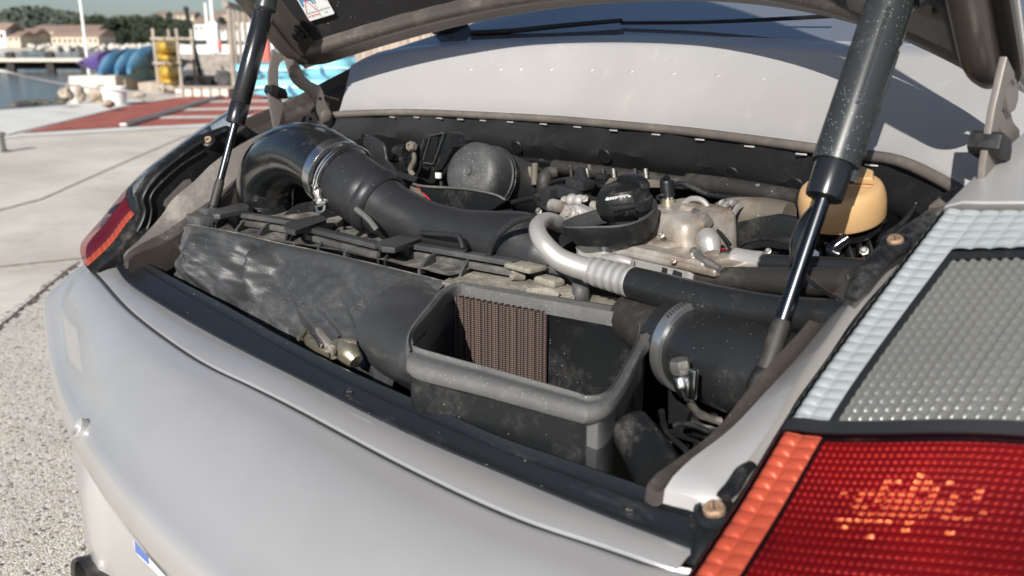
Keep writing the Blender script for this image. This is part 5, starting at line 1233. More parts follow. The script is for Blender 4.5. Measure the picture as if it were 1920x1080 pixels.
for px, py, y, w, h in ((1000, 330, .49, .008, .03), (1105, 322, .52, .006, .022), (1190, 332, .52, .006, .022), (1420, 366, .50, .006, .03)):
    b = MB(); b.box(P(px, py, 'y', y), (w, .004, h), m_steeld, bev=.001); b.obj('clip_tab', wl_)

# ================================================================== THE HARBOUR BEHIND
KX = math.cos(PITCH) / FPX
def wpx(n, d): return n * d * KX
m_conc = M('exposed_aggregate', (.55, .52, .46), rough=.85, bump=.5, bscale=70, bdist=.004)
N, L = m_conc.node_tree.nodes, m_conc.node_tree.links; bs = N['Principled BSDF']
tc = N.new('ShaderNodeTexCoord')
nA = N.new('ShaderNodeTexNoise'); nA.inputs['Scale'].default_value = 4; nA.inputs['Detail'].default_value = 4; L.new(tc.outputs['Object'], nA.inputs['Vector'])
cols = [(.63, .59, .51), (.50, .45, .37), (.72, .69, .62), (.56, .55, .52)]
v1 = N.new('ShaderNodeTexVoronoi'); v1.inputs['Scale'].default_value = 120; L.new(tc.outputs['Object'], v1.inputs['Vector'])
sc_ = N.new('ShaderNodeSeparateColor'); L.new(v1.outputs['Color'], sc_.inputs[0])
rp = N.new('ShaderNodeValToRGB'); rp.color_ramp.interpolation = 'CONSTANT'; L.new(sc_.outputs[0], rp.inputs[0])
e = rp.color_ramp.elements; e[0].position = 0; e[0].color = (.76, .70, .60, 1); e[1].position = .30; e[1].color = (.86, .82, .74, 1)
for pos, c in ((.52, (.62, .55, .44, 1)), (.66, (.80, .76, .68, 1)), (.84, (.30, .26, .22, 1)), (.91, (.09, .08, .07, 1)), (.95, (.70, .60, .46, 1))):
    q = e.new(pos); q.color = c
v2 = N.new('ShaderNodeTexVoronoi'); v2.feature = 'DISTANCE_TO_EDGE'; v2.inputs['Scale'].default_value = 120; L.new(tc.outputs['Object'], v2.inputs['Vector'])
mr = N.new('ShaderNodeMapRange'); mr.inputs[1].default_value = 0; mr.inputs[2].default_value = .16; L.new(v2.outputs[0], mr.inputs[0])
mxx = N.new('ShaderNodeMix'); mxx.data_type = 'RGBA'; mxx.inputs[6].default_value = (.56, .51, .43, 1); L.new(mr.outputs[0], mxx.inputs[0]); L.new(rp.outputs[0], mxx.inputs[7])
my = N.new('ShaderNodeMix'); my.data_type = 'RGBA'; my.blend_type = 'MULTIPLY'; my.inputs[0].default_value = .5; L.new(mxx.outputs[2], my.inputs[6])
r3 = N.new('ShaderNodeMapRange'); r3.inputs[1].default_value = .3; r3.inputs[2].default_value = .7; r3.inputs[3].default_value = .75; L.new(nA.outputs[0], r3.inputs[0]); L.new(r3.outputs[0], my.inputs[7]); L.new(my.outputs[2], bs.inputs['Base Color'])
bp = N.new('ShaderNodeBump'); bp.inputs['Strength'].default_value = .7; bp.inputs['Distance'].default_value = .004; L.new(mr.outputs[0], bp.inputs['Height']); L.new(bp.outputs[0], bs.inputs['Normal'])
m_slab = M('smooth_concrete', (.54, .49, .41), base2=(.68, .63, .55), rough=.85, vscale=.7, dust=.5, dustcol=(.42, .38, .32), dscale=.9, up=0, bump=.3, bscale=60, specks=.2, spscale=90, spcol=(.25, .22, .18), detail=8)
m_light = M('pale_concrete', (.68, .67, .62), rough=.85, var=.08, vscale=1.5, bump=.2, bscale=20)
m_redp = M('red_ground_paint', (.36, .105, .075), rough=.8, var=.14, vscale=3, specks=.05, spscale=20, spcol=(.6, .5, .4))
m_whp = M('worn_white_line', (.66, .58, .52), rough=.8, var=.1, vscale=6)
m_joint = M('joint_filler', (.10, .09, .08), rough=.9, var=.3, vscale=30)
m_water = M('sea_water', (.045, .085, .10), rough=.12, bump=.5, bscale=1.6, bdist=.15, ior=1.33)
m_wood = M('weathered_timber', (.34, .29, .24), rough=.85, var=.25, vscale=12, bump=.4, bscale=30, stretch=(1, 1, .15))
m_wood2 = M('palisade_timber', (.42, .34, .27), rough=.85, var=.22, vscale=9, bump=.5, bscale=40, stretch=(1, 1, .1))
m_deck = M('jetty_deck', (.62, .56, .46), rough=.8, var=.1)
m_dark = M('dark_timber', (.035, .03, .028), rough=.8, var=.3)
m_rock = M('shore_rock', (.34, .27, .21), rough=.9, base2=(.50, .43, .34), vscale=4, bump=.8, bscale=8, bdist=.05)
m_rockw = M('wet_rock', (.06, .055, .04), rough=.6, base2=(.20, .17, .13), vscale=6, bump=.8, bscale=8, bdist=.04)
m_wall = M('rubble_wall', (.20, .18, .16), rough=.9, base2=(.34, .30, .26), vscale=5, bump=.8, bscale=9, bdist=.04)
m_blue = M('kayak_blue', (.045, .14, .26), rough=.35, base2=(.13, .28, .40), vscale=1.5)
m_purple = M('kayak_purple', (.09, .06, .24), rough=.35, base2=(.20, .15, .32), vscale=2)
m_yellow = M('kayak_yellow', (.62, .40, .06), rough=.4, var=.12, vscale=5)
m_float = M('float_blue', (.20, .52, .62), rough=.5, var=.08, vscale=4)
m_floatw = M('float_white_edge', (.68, .76, .78), rough=.5)
m_stucco = M('cream_wall', (.58, .50, .39), rough=.9, var=.08, vscale=.6)
m_stuccow = M('white_wall', (.74, .72, .68), rough=.9, var=.05, vscale=.6)
m_tile = M('terracotta_roof', (.33, .235, .18), rough=.9, var=.15, vscale=1.5)
m_win = M('dark_window', (.07, .06, .055), rough=.3)
m_leaf = M('pine_foliage', (.030, .045, .026), rough=.8, base2=(.060, .075, .042), vscale=.5)
m_leaf2 = M('far_scrub', (.045, .060, .045), rough=.9, base2=(.085, .10, .075), vscale=.06)
m_trunk = M('pine_trunk', (.10, .075, .055), rough=.9)
m_wht = M('white_paint', (.78, .78, .77), rough=.5)
m_ropem = M('white_rope', (.70, .69, .66), rough=.8)
m_net = M('dark_netting', (.06, .058, .06), rough=.9, base2=(.16, .15, .15), vscale=14, bump=1, bscale=20, bdist=.05)
m_redx = M('faded_red_paint', (.50, .12, .10), rough=.6)
m_sand = M('pale_shingle', (.60, .56, .49), rough=.9, var=.1, vscale=.8)

def G(px, py, z=0.0): return P(px, py, 'z', z)
def sheet(pts, z, mat, name, kind='structure', th=.0, parent=None, label=None, cat=None):
    b = MB(); ps = [Vector((p.x, p.y, z)) for p in pts]
    if th: b.plate(ps, (0, 0, -th), mat)
    else:
        bm = bmesh.new(); f = bm.faces.new([bm.verts.new(p) for p in ps]); bmesh.ops.triangulate(bm, faces=[f]); bm.faces.ensure_lookup_table()
        if bm.faces[0].normal.z < 0: bmesh.ops.reverse_faces(bm, faces=bm.faces[:])
        bm.verts.index_update(); b.add([v.co for v in bm.verts], [[v.index for v in fc.verts] for fc in bm.faces], mat); bm.free()
    return b.obj(name, parent, kind=kind if not cat else None, label=label, cat=cat)
# quay outline: everything landward of the water's edge
quay = [G(-900, 300), G(-150, 222), G(0, 206), G(60, 202), G(120, 197), G(176, 189), G(150, 176), G(120, 166), at(118, 27, 0), at(205, 27, 0), at(330, 34, 0), at(420, 36, 0), at(520, 60, 0), at(1200, 150, 0), Vector((60, 100, 0)), Vector((60, -60, 0)), Vector((-30, -60, 0))]
b = MB(); b.plate([Vector((p.x, p.y, 0)) for p in quay], (0, 0, -1.4), m_conc); b.obj('ground', kind='structure')
b = MB(); b.add([(-3000, -1500, -.6), (1500, -1500, -.6), (1500, 3000, -.6), (-3000, 3000, -.6)], [(0, 1, 2, 3)], m_water); b.obj('sea', kind='structure')
# concrete slabs with open joints (paving panels cast next to each other)
def slab(pts, name='concrete_slab', mat=m_slab, z=.006): return sheet([G(*p) for p in pts], z, mat, name)
slab([(-260, 700), (-200, 528), (150, 492), (128, 505), (98, 530), (60, 562), (20, 596), (-60, 660)])
slab([(-300, 500), (-150, 440), (80, 378), (215, 318), (345, 262), (440, 240), (620, 250), (560, 380), (150, 486), (-200, 522)])
slab([(-300, 486), (-240, 290), (0, 262), (42, 258), (250, 246), (440, 236), (342, 258), (212, 314), (78, 374), (-150, 434)])
b = MB()
for k in range(150):            # rubbly joint
    t = k / 150; p = G(-60 + 200 * t, 655 - 158 * t); b.lathe(p + Vector((random.uniform(-.02, .02), random.uniform(-.02, .02), 0)), (random.uniform(-.3, .3), random.uniform(-.3, .3), 1), [(.014, -.01), (random.uniform(.008, .018), .003), (.004, .006), (.0001, .006)], m_joint, seg=6)
b.obj('joint_rubble', kind='stuff', label='dark rubble filling the joint between the slabs')
# pale apron by the water and the red-painted ramp
sheet([G(-900, 330), G(-150, 228), G(0, 208), G(60, 204), G(120, 199), G(200, 192), G(272, 187), G(268, 191), G(175, 215), G(40, 247), G(-60, 275)], .010, m_light, 'pale_apron')
sheet([G(42, 250), G(176, 216), G(270, 192), G(330, 182), G(425, 176.5), G(350, 202), G(250, 235), G(240, 238)], .008, m_redp, 'red_ramp')
sheet([G(250, 240), G(290, 224), G(355, 203), G(432, 179), G(640, 176), G(900, 178), G(900, 236), G(460, 232)], .008, m_redp, 'red_ramp')
for p0, p1, w in (((345, 207), (900, 196), 2.2), ((300, 222), (900, 214), 2.5), ((392, 192), (900, 184), 1.8)): sheet([G(p0[0], p0[1] - w), G(p1[0], p1[1] - w), G(p1[0], p1[1] + w), G(p0[0], p0[1] + w)], .014, m_whp, 'painted_line')
sheet([G(270, 190), G(330, 181), G(425, 174), G(640, 170), G(640, 175), G(425, 178), G(335, 184.5), G(272, 194)], .016, m_whp, 'painted_line')
b = MB(); a_, c_ = G(232, 240), G(428, 179); X = (c_ - a_).normalized(); b.box((a_ + c_) / 2 + Vector((0, 0, .03)), ((c_ - a_).length, .10, .06), m_steeld, ax=(X, ZA.cross(X), ZA), bev=.01); b.obj('steel_rail', label='grey steel rail crossing the red painted ramp', cat='rail')
a_, c_ = G(0, 262), G(250, 247)
sheet([G(-200, 285), G(0, 258), G(42, 252), G(250, 240), G(440, 231), G(440, 236), G(250, 246), G(42, 258), G(0, 263), G(-200, 292)], .012, m_light, 'kerb_strip')

# mooring stub at the left edge
p = G(3, 286); b = MB(); b.lathe(p, (0, 0, 1), [(.085, 0), (.085, .02), (.05, .03), (.045, .16), (.06, .17), (.06, .20), (.0001, .21)], m_steeld, seg=20); b.obj('mooring_post', label='small grey metal post stub at the left edge of the concrete', cat='mooring post')
# white tub
p = G(217, 197); s = wpx(1, 15.2); b = MB(); Rb = 25 * s
b.lathe(p, (0, 0, 1), [(Rb * .80, 0), (Rb * .97, 28 * s), (Rb * 1.04, 28.5 * s), (Rb * 1.05, 31 * s), (Rb, 32 * s), (Rb * .97, 37 * s), (Rb * .90, 37 * s), (Rb * .85, 20 * s), (.0001, 19 * s)], m_wht, seg=36); b.obj('white_tub', label='round white plastic tub standing on the apron before the rocks', cat='tub')
# rocks
def rock(px, py, d, w, h, mat, lab, seed, grp='boulders at the water edge'):
    bm = bmesh.new(); bmesh.ops.create_icosphere(bm, subdivisions=3, radius=1); p = at(px, d, 0)
    W_, H_ = wpx(w, d) / 2, wpx(h, d) / 2
    for v in bm.verts:
        n = noise.noise(v.co * 1.1 + Vector((seed * 7, 0, 0))) * .45 + noise.noise(v.co * 3 + Vector((seed, 5, 0))) * .15
        c = v.co * (1 + n); v.co = Vector((c.x * W_, c.y * W_ * .8, c.z * H_))
    b = MB(); b.add([v.co for v in bm.verts], [[q.index for q in f.verts] for f in bm.faces], mat); bm.free()
    o = b.obj('boulder', label=lab, cat='boulder', group=grp, sharp=30); o.location = (p.x, p.y, zat(py, d)); o.rotation_euler = (0, 0, YAW + seed); return o
rock(113, 176, 17.5, 26, 26, m_rock, 'tan boulder leftmost above the water, before the pier', 1); rock(138, 176, 17.2, 24, 34, m_rock, 'reddish boulder between the leftmost tan one and a dark gap', 2)
rock(172, 178, 17, 36, 34, m_rock, 'broad brown boulder directly left of the white tub', 3); rock(100, 191, 15.6, 30, 12, m_rockw, 'low dark rock under the tan boulders', 4)
rock(190, 196, 14.9, 30, 16, m_rock, 'brown rock tucked against the foot of the white tub', 5); rock(250, 178, 17.5, 26, 14, m_rock, 'pale low rock just right of the white tub', 6)
rock(40, 194, 17.0, 70, 10, m_rockw, 'long dark wet rock lying in the water at left', 7); rock(20, 197, 16.4, 40, 9, m_rockw, 'small dark wet rock at the far left water edge', 8)
# pier block behind
def bx(px0, px1, py0, py1, d, depth, mat, name, label, cat, z0=None):
    e = at((px0 + px1) / 2, d, 0); zt = zat(py0, d); zb = zat(py1, d) if z0 is None else z0
    b = MB(); b.box((0, depth / 2, (zt + zb) / 2), (wpx(px1 - px0, d), depth, zt - zb), mat, bev=.01); o = b.obj(name, label=label, cat=cat); o.location = (e.x, e.y, 0); o.rotation_euler = (0, 0, YAW); return o
o = bx(120, 208, 143, 166, 20.5, 6, m_sand, 'pier_block', 'low pale concrete pier block behind the boulders', 'pier', z0=-.6)
bx(250, 330, 155, 172, 20.0, 3, m_wood, 'timber_platform', 'low timber platform under the stacked kayaks', 'platform', z0=0)

# kayaks: a hull loft with a cockpit rim
def hull_mesh(Lk, Wk, Hk, mat, up=.55):
    b = MB(); rws = []; n = 29
    for i in range(n):
        t = -1 + 2 * i / (n - 1); w = Wk / 2 * max(.02, (1 - abs(t) ** 1.7)) ** .95; rise = Hk * up * abs(t) ** 3; r_ = []
        for k in range(20):
            an = 2 * PI * k / 20; z = math.sin(an); r_.append(Vector((t * Lk / 2, math.cos(an) * w, rise + (z * Hk * (.42 if z > 0 else .55)) * (.25 + .75 * (1 - abs(t) ** 2.2)))))
        rws.append(r_)
    b.loft(rws, mat, closeu=True, flip=False); b.add(rws[0], [tuple(range(20))], mat); b.add(rws[-1], [tuple(range(20))], mat); return b
def kayak(p, dirv, roll, Lk, Wk, Hk, mat, label, grp):
    root = empty('kayak', p, label, 'kayak', 0, grp); X = Vector(dirv).normalized(); Y = ZA.cross(X).normalized(); Z = X.cross(Y)
    m3 = Matrix((X, Y, Z)).transposed(); m3 = m3 @ Matrix.Rotation(roll, 3, 'X'); root.rotation_euler = m3.to_euler()
    hull_mesh(Lk, Wk, Hk, mat, .12 if mat is m_yellow else .55).obj('hull', root)
    b = MB(); ring = [Vector((.1 + .42 * math.cos(2 * PI * k / 24), .20 * math.sin(2 * PI * k / 24), Hk * .44)) for k in range(25)]; b.tube(ring, .02, m_dark, seg=8, res=1, cap=False); b.obj('cockpit_rim', root)
    hl = .3 if mat is m_yellow else .55
    for sx in (-1, 1): MB().tube([Vector((sx * Lk * .43, -.03, Hk * hl)), Vector((sx * Lk * .43, 0, Hk * (hl + .15))), Vector((sx * Lk * .43, .03, Hk * hl))], .012, m_dark, seg=6).obj('carry_loop', root)
    return root
RT = Vector((math.cos(YAW), math.sin(YAW), 0))
def kay2(n0, n1, d0, d1, roll, W_, H_, mat, label, grp):
    a = at(n0[0], d0, zat(n0[1], d0)); c = at(n1[0], d1, zat(n1[1], d1)); return kayak((a + c) / 2, c - a, roll, (c - a).length, W_, H_, mat, label, grp)
gk = 'plastic kayaks laid out on the quay'
kay2((136, 123), (270, 104), 22.5, 23.4, 1.2, .55, .32, m_purple, 'purple kayak lying behind the blue ones, bow pointing left', gk)
kay2((168, 147), (262, 96), 20.8, 23.2, 1.25, .62, .34, m_blue, 'leftmost of the three blue kayaks, tilted on its side', gk)
kay2((199, 143), (290, 96), 20.8, 23.2, 1.25, .62, .34, m_blue, 'middle of the three blue kayaks, tilted on its side', gk)
kay2((221, 143), (322, 94), 20.6, 23.2, 1.25, .74, .36, m_blue, 'blue kayak nearest the wooden rack of yellow ones', gk)
kay2((240, 146), (340, 118), 21.4, 23.6, 1.25, .74, .36, m_blue, 'shaded blue kayak half hidden behind the nearest one', gk)
for px, d in ((204, 20.7), (226, 20.6), (186, 20.8)):
    b = MB(); e = at(px, d, 0); b.tube([(0, 0, 0), (0, 0, .28)], .02, m_wood, seg=8); o = b.obj('kayak_trestle', label={204: 'thin post under the middle blue kayak', 226: 'thin post under the right-hand blue kayak', 186: 'thin post under the leftmost blue kayak'}[px], cat='trestle', group='kayak trestles'); o.location = e
# rack with yellow kayaks
d = 19.8; e = at(311, d, 0); rk = empty('kayak_rack', e, 'wooden ladder-like rack holding the yellow kayaks', 'rack', YAW); s = wpx(1, d)
for sx in (-22, 22):
    for dy in (0, .9): b = MB(); b.box((sx * s, dy, zat(53, d) / 2), (.055, .055, zat(53, d)), m_wood, bev=.004); b.obj('post', rk)
for py in (72, 118, 163):
    for dy in (0, .9): b = MB(); b.box((0, dy - .04, zat(py, d)), (44 * s + .12, .035, .06), m_wood, bev=.004); b.obj('cross_bar', rk)
for i, (py, lab) in enumerate(((88, 'top yellow kayak in the wooden rack'), (110, 'second yellow kayak from the top of the wooden rack'), (136, 'third yellow kayak from the top, its pointed bow outwards'), (155, 'lowest yellow kayak in the wooden rack'))):
    a = at(309 + (i % 2) * 2, d - .35, zat(py, d - .35)); c = at(315, d + 2.4, zat(py - 4, d + 2.4)); kayak((a + c) / 2, c - a, .12 if i % 2 else -.1, (c - a).length, .56, (.36, .22, .40, .20)[i], m_yellow, lab, 'yellow kayaks in the wooden rack')
# bench-like beam, netting heap, crates, wall
e = at(372, 21.5, 0); bn = empty('timber_bench', e, 'low timber bench left of the dark heap', 'bench', YAW)
b = MB(); b.box((0, 0, zat(145, 21.5)), (wpx(54, 21.5), .35, .08), m_wood, bev=.01); b.obj('plank', bn)
for sx in (-1, 1): b = MB(); b.box((sx * .28, 0, zat(145, 21.5) / 2 - .02), (.06, .3, zat(145, 21.5) - .04), m_dark, bev=.005); b.obj('leg', bn)
o = rock(416, 150, 20.5, 40, 36, m_net, 'dark heap of netting beside the wooden posts', 11, None); o.name = 'netting_heap'; o['category'] = 'net'
o = rock(408, 130, 22.5, 16, 14, m_wall, 'grey stone lying on top of the dark heap', 12, None)
e = at(385, 18.8, 0); pt = empty('pallet_row', e, 'whitish low wooden pallets behind the ramp', 'pallet', YAW)
for i in range(6): b = MB(); b.box((wpx(-50 + i * 17, 18.8), 0, .10), (wpx(14, 18.8), .5, .16), m_sand, bev=.01); b.obj('pallet_block', pt)
b = MB(); b.box((0, 0, .20), (wpx(108, 18.8), .55, .03), m_wood, bev=.004); b.obj('pallet_top', pt)
bx(325, 470, 101, 150, 33, .8, m_wall, 'stone_wall', 'grey rubble stone wall behind the kayak rack', 'wall', z0=-.6)
# low white balustrade beyond the wall
e = at(400, 60, 0); bl = empty('white_balustrade', e, 'white balustrade on the promenade beyond the stone wall', 'fence', YAW); zt = zat(86, 60); zb = zat(101, 60)
b = MB(); b.box((0, 0, zt), (wpx(200, 60), .15, .12), m_wht); b.box((0, 0, zb + .1), (wpx(200, 60), .2, .2), m_wht); b.obj('rail', bl)
for i in range(40): b = MB() if i == 0 else b; (b.box((0, 0, (zt + zb) / 2), (.16, .12, zt - zb), m_wht) if i == 0 else None); bo = b.obj('baluster', bl) if i == 0 else bo0.copy(); bo0 = bo if i == 0 else bo0; (COL.objects.link(bo) if i else None); bo.location = (wpx(-97 + 5 * i, 60), 0, 0); bo.parent = bl
# promenade land under it
b = MB(); pp = [at(300, 45, 0), at(345, 110, 0), at(600, 150, 0), at(1500, 180, 0), at(1500, 36, 0), at(500, 34, 0)]; b.plate([Vector((q.x, q.y, -.02)) for q in pp], (0, 0, -1.3), m_sand); b.obj('promenade', kind='structure')
# black leaning pole
a, c = at(374, 22.5, 0), at(355, 22.5, zat(22, 22.5)); b = MB(); b.tube([a, a.lerp(c, .5), c], [.055, .05, .045], m_strut, seg=14); b.lathe(c, (c - a), [(.045, 0), (.07, .03), (.06, .10), (.0001, .13)], m_strut, seg=14); b.obj('black_pole', label='thick black leaning pole right of the kayak rack', cat='pole')
# masts
for px, top, d, w, lab in ((160, -60, 24, .075, 'tall thin white mast behind the purple kayak'), (402, -60, 34, .13, 'tallest white mast left of the wooden posts'), (391, 6, 34, .10, 'shorter white mast just left of the tallest')):
    a = at(px, d, 0); zz = zat(top, d); b = MB(); b.tube([a, a + Vector((0, 0, zz))], w / 2 if d > 30 else w / 2, m_wht, seg=10, smooth=False); b.obj('mast', label=lab, cat='mast', group='white masts')
a = at(405, 34, 0); b = MB(); b.box((0, 0, zat(70, 34)), (wpx(14, 34), .4, zat(40, 34) - zat(98, 34)), m_wht, bev=.03); o = b.obj('mast_cabinet', label='white panel with two dark holes at the foot of the masts', cat='cabinet'); o.location = (a.x, a.y, 0); o.rotation_euler = (0, 0, YAW)
for py in (48, 62): b = MB(); b.lathe((0, -.2, zat(py, 34)), (0, -1, 0), [(.05, -.01), (.05, .012), (.0001, .012)], m_ink, seg=14); b.obj('hole', o)
bx(407, 414, 75, 93, 32, .1, m_redx, 'red_board', 'small red board by the masts', 'board')
bx(490, 503, 60, 112, 30, .3, m_redx, 'red_locker', 'faded red locker between near strut and lid', 'locker', z0=0); bx(503, 512, 52, 112, 31, .3, m_wht, 'white_locker', 'white locker beside the faded red one', 'locker', z0=0)
# timber posts with a beam
e = at(450, 19.5, 0); tp = empty('post_structure', e, 'weathered timber posts carrying a crossbeam beside the far strut', 'frame', YAW); s = wpx(1, 19.5)
for px, w, top, dy in ((433, 10, 12, 0), (441, 6, 16, .8), (450, 7, 18, 1.6), (461, 7, 14, 2.4), (474, 8, 16, 3.2)):
    dd = 19.5 + dy; b = MB(); z = zat(top, dd); b.tube([(0, 0, 0), (0, 0, z * .5), (.01, 0, z)], [wpx(w, dd) * .55, wpx(w, dd) * .5, wpx(w, dd) * .48], m_wood, seg=12); o = b.obj('post', tp); q = at(px, dd, 0) - e; q.rotate(Matrix.Rotation(-YAW, 3, 'Z')); o.location = q
b = MB(); q0 = at(427, 19.4, zat(8, 19.4)) - e; q1 = at(500, 23, zat(28, 23)) - e; q0.rotate(Matrix.Rotation(-YAW, 3, 'Z')); q1.rotate(Matrix.Rotation(-YAW, 3, 'Z')); b.tube([q0, q1], [.07, .08], m_wood, seg=12, smooth=False); b.obj('crossbeam', tp)
# light blue pedal boats
def pedalo(px0, px1, py0, py1, d, label, rise=0):
    pxc = (px0 + px1) / 2; e = at(pxc, d, 0); root = empty('pedal_boat', e, label, 'pedal boat', YAW, 'light blue pedal boats drawn up on the quay'); W_ = wpx(px1 - px0, d); zt, zb = zat(py0, d), max(0.0, zat(py1, d)); H_ = zt - zb
    for k in (0, 1):
        b = MB(); rws = []
        for i in range(15):
            t = -1 + i / 7; r_ = []; sc = (1 - abs(t) ** 4) ** .5 if abs(t) < 1 else .0; sc = max(.12, sc)
            for j in range(16):
                an = 2 * PI * j / 16; cx, sx = math.cos(an), math.sin(an); q = (abs(cx) ** 6 + abs(sx) ** 6) ** (-1 / 6)
                r_.append(Vector((t * W_ / 2, k * 1.1 + cx * q * .32 * sc, zb + H_ * .5 + H_ * .06 * t * t + sx * q * H_ * .46 * (0.4 + .6 * sc))))
            rws.append(r_)
        b.loft(rws, m_float, closeu=True, flip=False); b.add(rws[0], [tuple(range(16))], m_float); b.add(rws[-1], [tuple(range(16))], m_float); b.obj('float', root)
    b = MB(); b.box((0, .5, zb + H_ * .62), (W_ * .7, 1.0, H_ * .3), m_float, bev=.04); b.obj('deck', root)
    b = MB(); b.box((0, -.33, zb + H_ * .55), (W_ * .92, .05, .03), m_floatw, bev=.008); b.obj('rub_rail', root)
    for sx in (-.28, .2): b = MB(); b.box((W_ * sx, .25, zb + H_ * .95), (W_ * .16, .3, H_ * .16), m_float, bev=.04); b.obj('seat', root)
    b = MB(); b.tube([(-W_ * .05, -.36, zb + H_ * .62), (-W_ * .05, -.42, zb + H_ * .4), (W_ * .0, -.36, zb + H_ * .25)], .03, m_sblue, seg=8); b.obj('cleat', root)
    return root
pedalo(462, 648, 146, 184, 18.0, 'light blue pedal boat lowest and nearest, before the fender'); 
r1 = pedalo(432, 560, 118, 147, 20.4, 'light blue pedal boat at the upper left, stern by the far strut'); r2 = pedalo(560, 662, 108, 150, 21.0, 'light blue pedal boat at the upper right, by the palisade')
for (px, d, w) in ((446, 20.4, 3), (470, 20.4, 3)): b = MB(); e = at(px, d, 0); b.box((0, .3, zat(147, d) / 2), (.12, .4, zat(147, d)), m_wood, bev=.01); o = b.obj('timber_chock', label='timber chock under the left end of the upper left pedal boat' if px < 450 else 'timber chock further right under the upper left pedal boat', cat='chock', group='timber chocks'); o.location = e; o.rotation_euler = (0, 0, YAW)
# palisade
e = at(735, 20, 0); pal = empty('palisade_fence', e, 'palisade of pale upright timber planks beyond the rear window', 'fence', YAW); rnd = random.Random(4)
px = 666
while px < 880:
    w = rnd.uniform(9, 13); b = MB(); z = zat(rnd.uniform(-34, -26) + (px - 666) * .05, 20); b.box((wpx(px + w / 2 - 735, 20), rnd.uniform(-.03, .03), z / 2 + .0), (wpx(w - 1.1, 20), .05, z), m_wood2, bev=.008); o = b.obj('plank', pal); o.rotation_euler = (0, rnd.uniform(-.006, .006), 0); px += w
# little blue drum on the boats
e = at(656, 24, 0); b = MB(); b.lathe((0, 0, zat(106, 24)), (0, 0, 1), [(.09, 0), (.10, .02), (.09, .16), (.05, .2), (.055, .26), (.0001, .28)], m_blue, seg=18); b.tube([(0, 0, 0), (0, 0, zat(106, 24))], .03, m_dark, seg=8); o = b.obj('blue_buoy', label='small blue buoy on a stake left of the palisade', cat='buoy'); o.location = e
e = at(600, 30, 0); dk = rock(640, 95, 30, 60, 26, m_leaf, 'dark green low shrub behind the upper right pedal boat', 21, None); dk.name = 'low_shrub'; dk['category'] = 'shrub'
# rope with two stakes
rp_ = [(-60, 124, 13), (0, 134, 13), (60, 148, 13.5), (120, 160, 14), (180, 168, 14.4), (240, 173, 14.8), (300, 177, 15.2), (335, 178, 15.6)]
b = MB(); b.tube([at(px, d, zat(py, d)) for px, py, d in rp_], .014, m_ropem, seg=8); rp2 = b.obj('mooring_rope', label='white rope sagging past the white tub', cat='rope')
# jetty
d = 52; e = at(60, d, 0); jt = empty('timber_jetty', e, 'timber jetty with a pale deck and dark piles over the water', 'jetty', YAW); s = wpx(1, d)
b = MB(); b.box((wpx(-180, d), 1.2, zat(112.5, d)), (wpx(560, d), 2.4, wpx(6.5, d)), m_deck, bev=.02); b.obj('deck', jt)
b = MB(); b.box((wpx(-180, d), 1.9, zat(124, d)), (wpx(560, d), .2, wpx(14, d)), m_dark); b.obj('back_boards', jt)
for i in range(9): b = MB(); b.box((wpx(-330 + i * 70 + (5 if i % 2 else 0), d), .3, -.9 + .5), (wpx(15, d), .3, 1.9), m_dark, bev=.03); b.obj('pile', jt)
# far shore: strand, hills
def hill(name, prof, d0, d1, mat, z0=-.8):
    b = MB(); n = 140; rws = []
    for k in range(9):
        t = k / 8; r_ = []
        for i in range(n + 1):
            px = -1400 + 3600 * i / n; d = d0 + (d1 - d0) * t; h = prof(px) * math.sin(PI / 2 * min(1, t * 1.25)) ; q = at(px, d, z0 + h + (noise.noise(Vector((px * .03, t * 4, 2))) * h * .10)); r_.append(q)
        rws.append(r_)
    b.loft(rws, mat, flip=False); return b.obj(name, kind='structure')
hill('far_strand', lambda px: 1.5, 188, 260, m_sand); hill('hillside', lambda px: 9.5 + 3.5 * math.sin(px * .008 + 1) + 1.6 * math.sin(px * .023), 250, 460, m_leaf2)
bw = MB()
b = MB(); e = at(170, 186, 0); rnd = random.Random(3)
for i in range(260):
    px = rnd.uniform(55, 345); q = at(px, 186 + rnd.uniform(-1, 3), -.5 + rnd.uniform(0, 1.0)); r = rnd.uniform(.35, .8); b.lathe(q, (rnd.uniform(-.5, .5), rnd.uniform(-.5, .5), 1), [(r * .5, -r * .6), (r, -.1), (r * .7, r * .4), (.0001, r * .55)], m_sand, seg=6)
b.obj('breakwater_stones', kind='stuff', label='pale breakwater stones along the far shore')
# houses
def house(px0, px1, pyt, pyb, d, depth, wall, roofm, label, rh=1.4, wins=5, cat='house', rot=0.0):
    e = at((px0 + px1) / 2, d, 0); root = empty('house', e, label, cat, YAW + rot); W_ = wpx(px1 - px0, d); zt, zb = zat(pyt, d), zat(pyb, d)
    b = MB(); b.box((0, depth / 2, (zt + zb - 1) / 2), (W_, depth, zt - zb + 1), wall); b.obj('wall', root)
    b = MB(); o_ = .3; 
    b.add([(-W_ / 2 - o_, -o_, zt), (W_ / 2 + o_, -o_, zt), (W_ / 2 + o_, depth + o_, zt), (-W_ / 2 - o_, depth + o_, zt), (-W_ / 2 - o_, depth / 2, zt + rh), (W_ / 2 + o_, depth / 2, zt + rh)], [(0, 1, 5, 4), (2, 3, 4, 5), (0, 4, 3), (1, 2, 5), (0, 3, 2, 1)], roofm); b.obj('roof', root)
    for i in range(wins):
        x = -W_ / 2 + W_ * (i + .6) / (wins + .2); b = MB(); b.box((x, -.03, zb + (zt - zb) * .55), (min(1.0, W_ / wins * .4), .08, (zt - zb) * .38), m_win); b.obj('window', root)
    return root
house(97, 185, 68, 86, 205, 9, m_stucco, m_tile, 'long cream building with shuttered windows by the far shore', 1.6, 9); house(60, 180, 58, 68, 222, 10, m_stucco, m_tile, 'long upper building with terracotta roof behind the cream one', 1.5, 4)
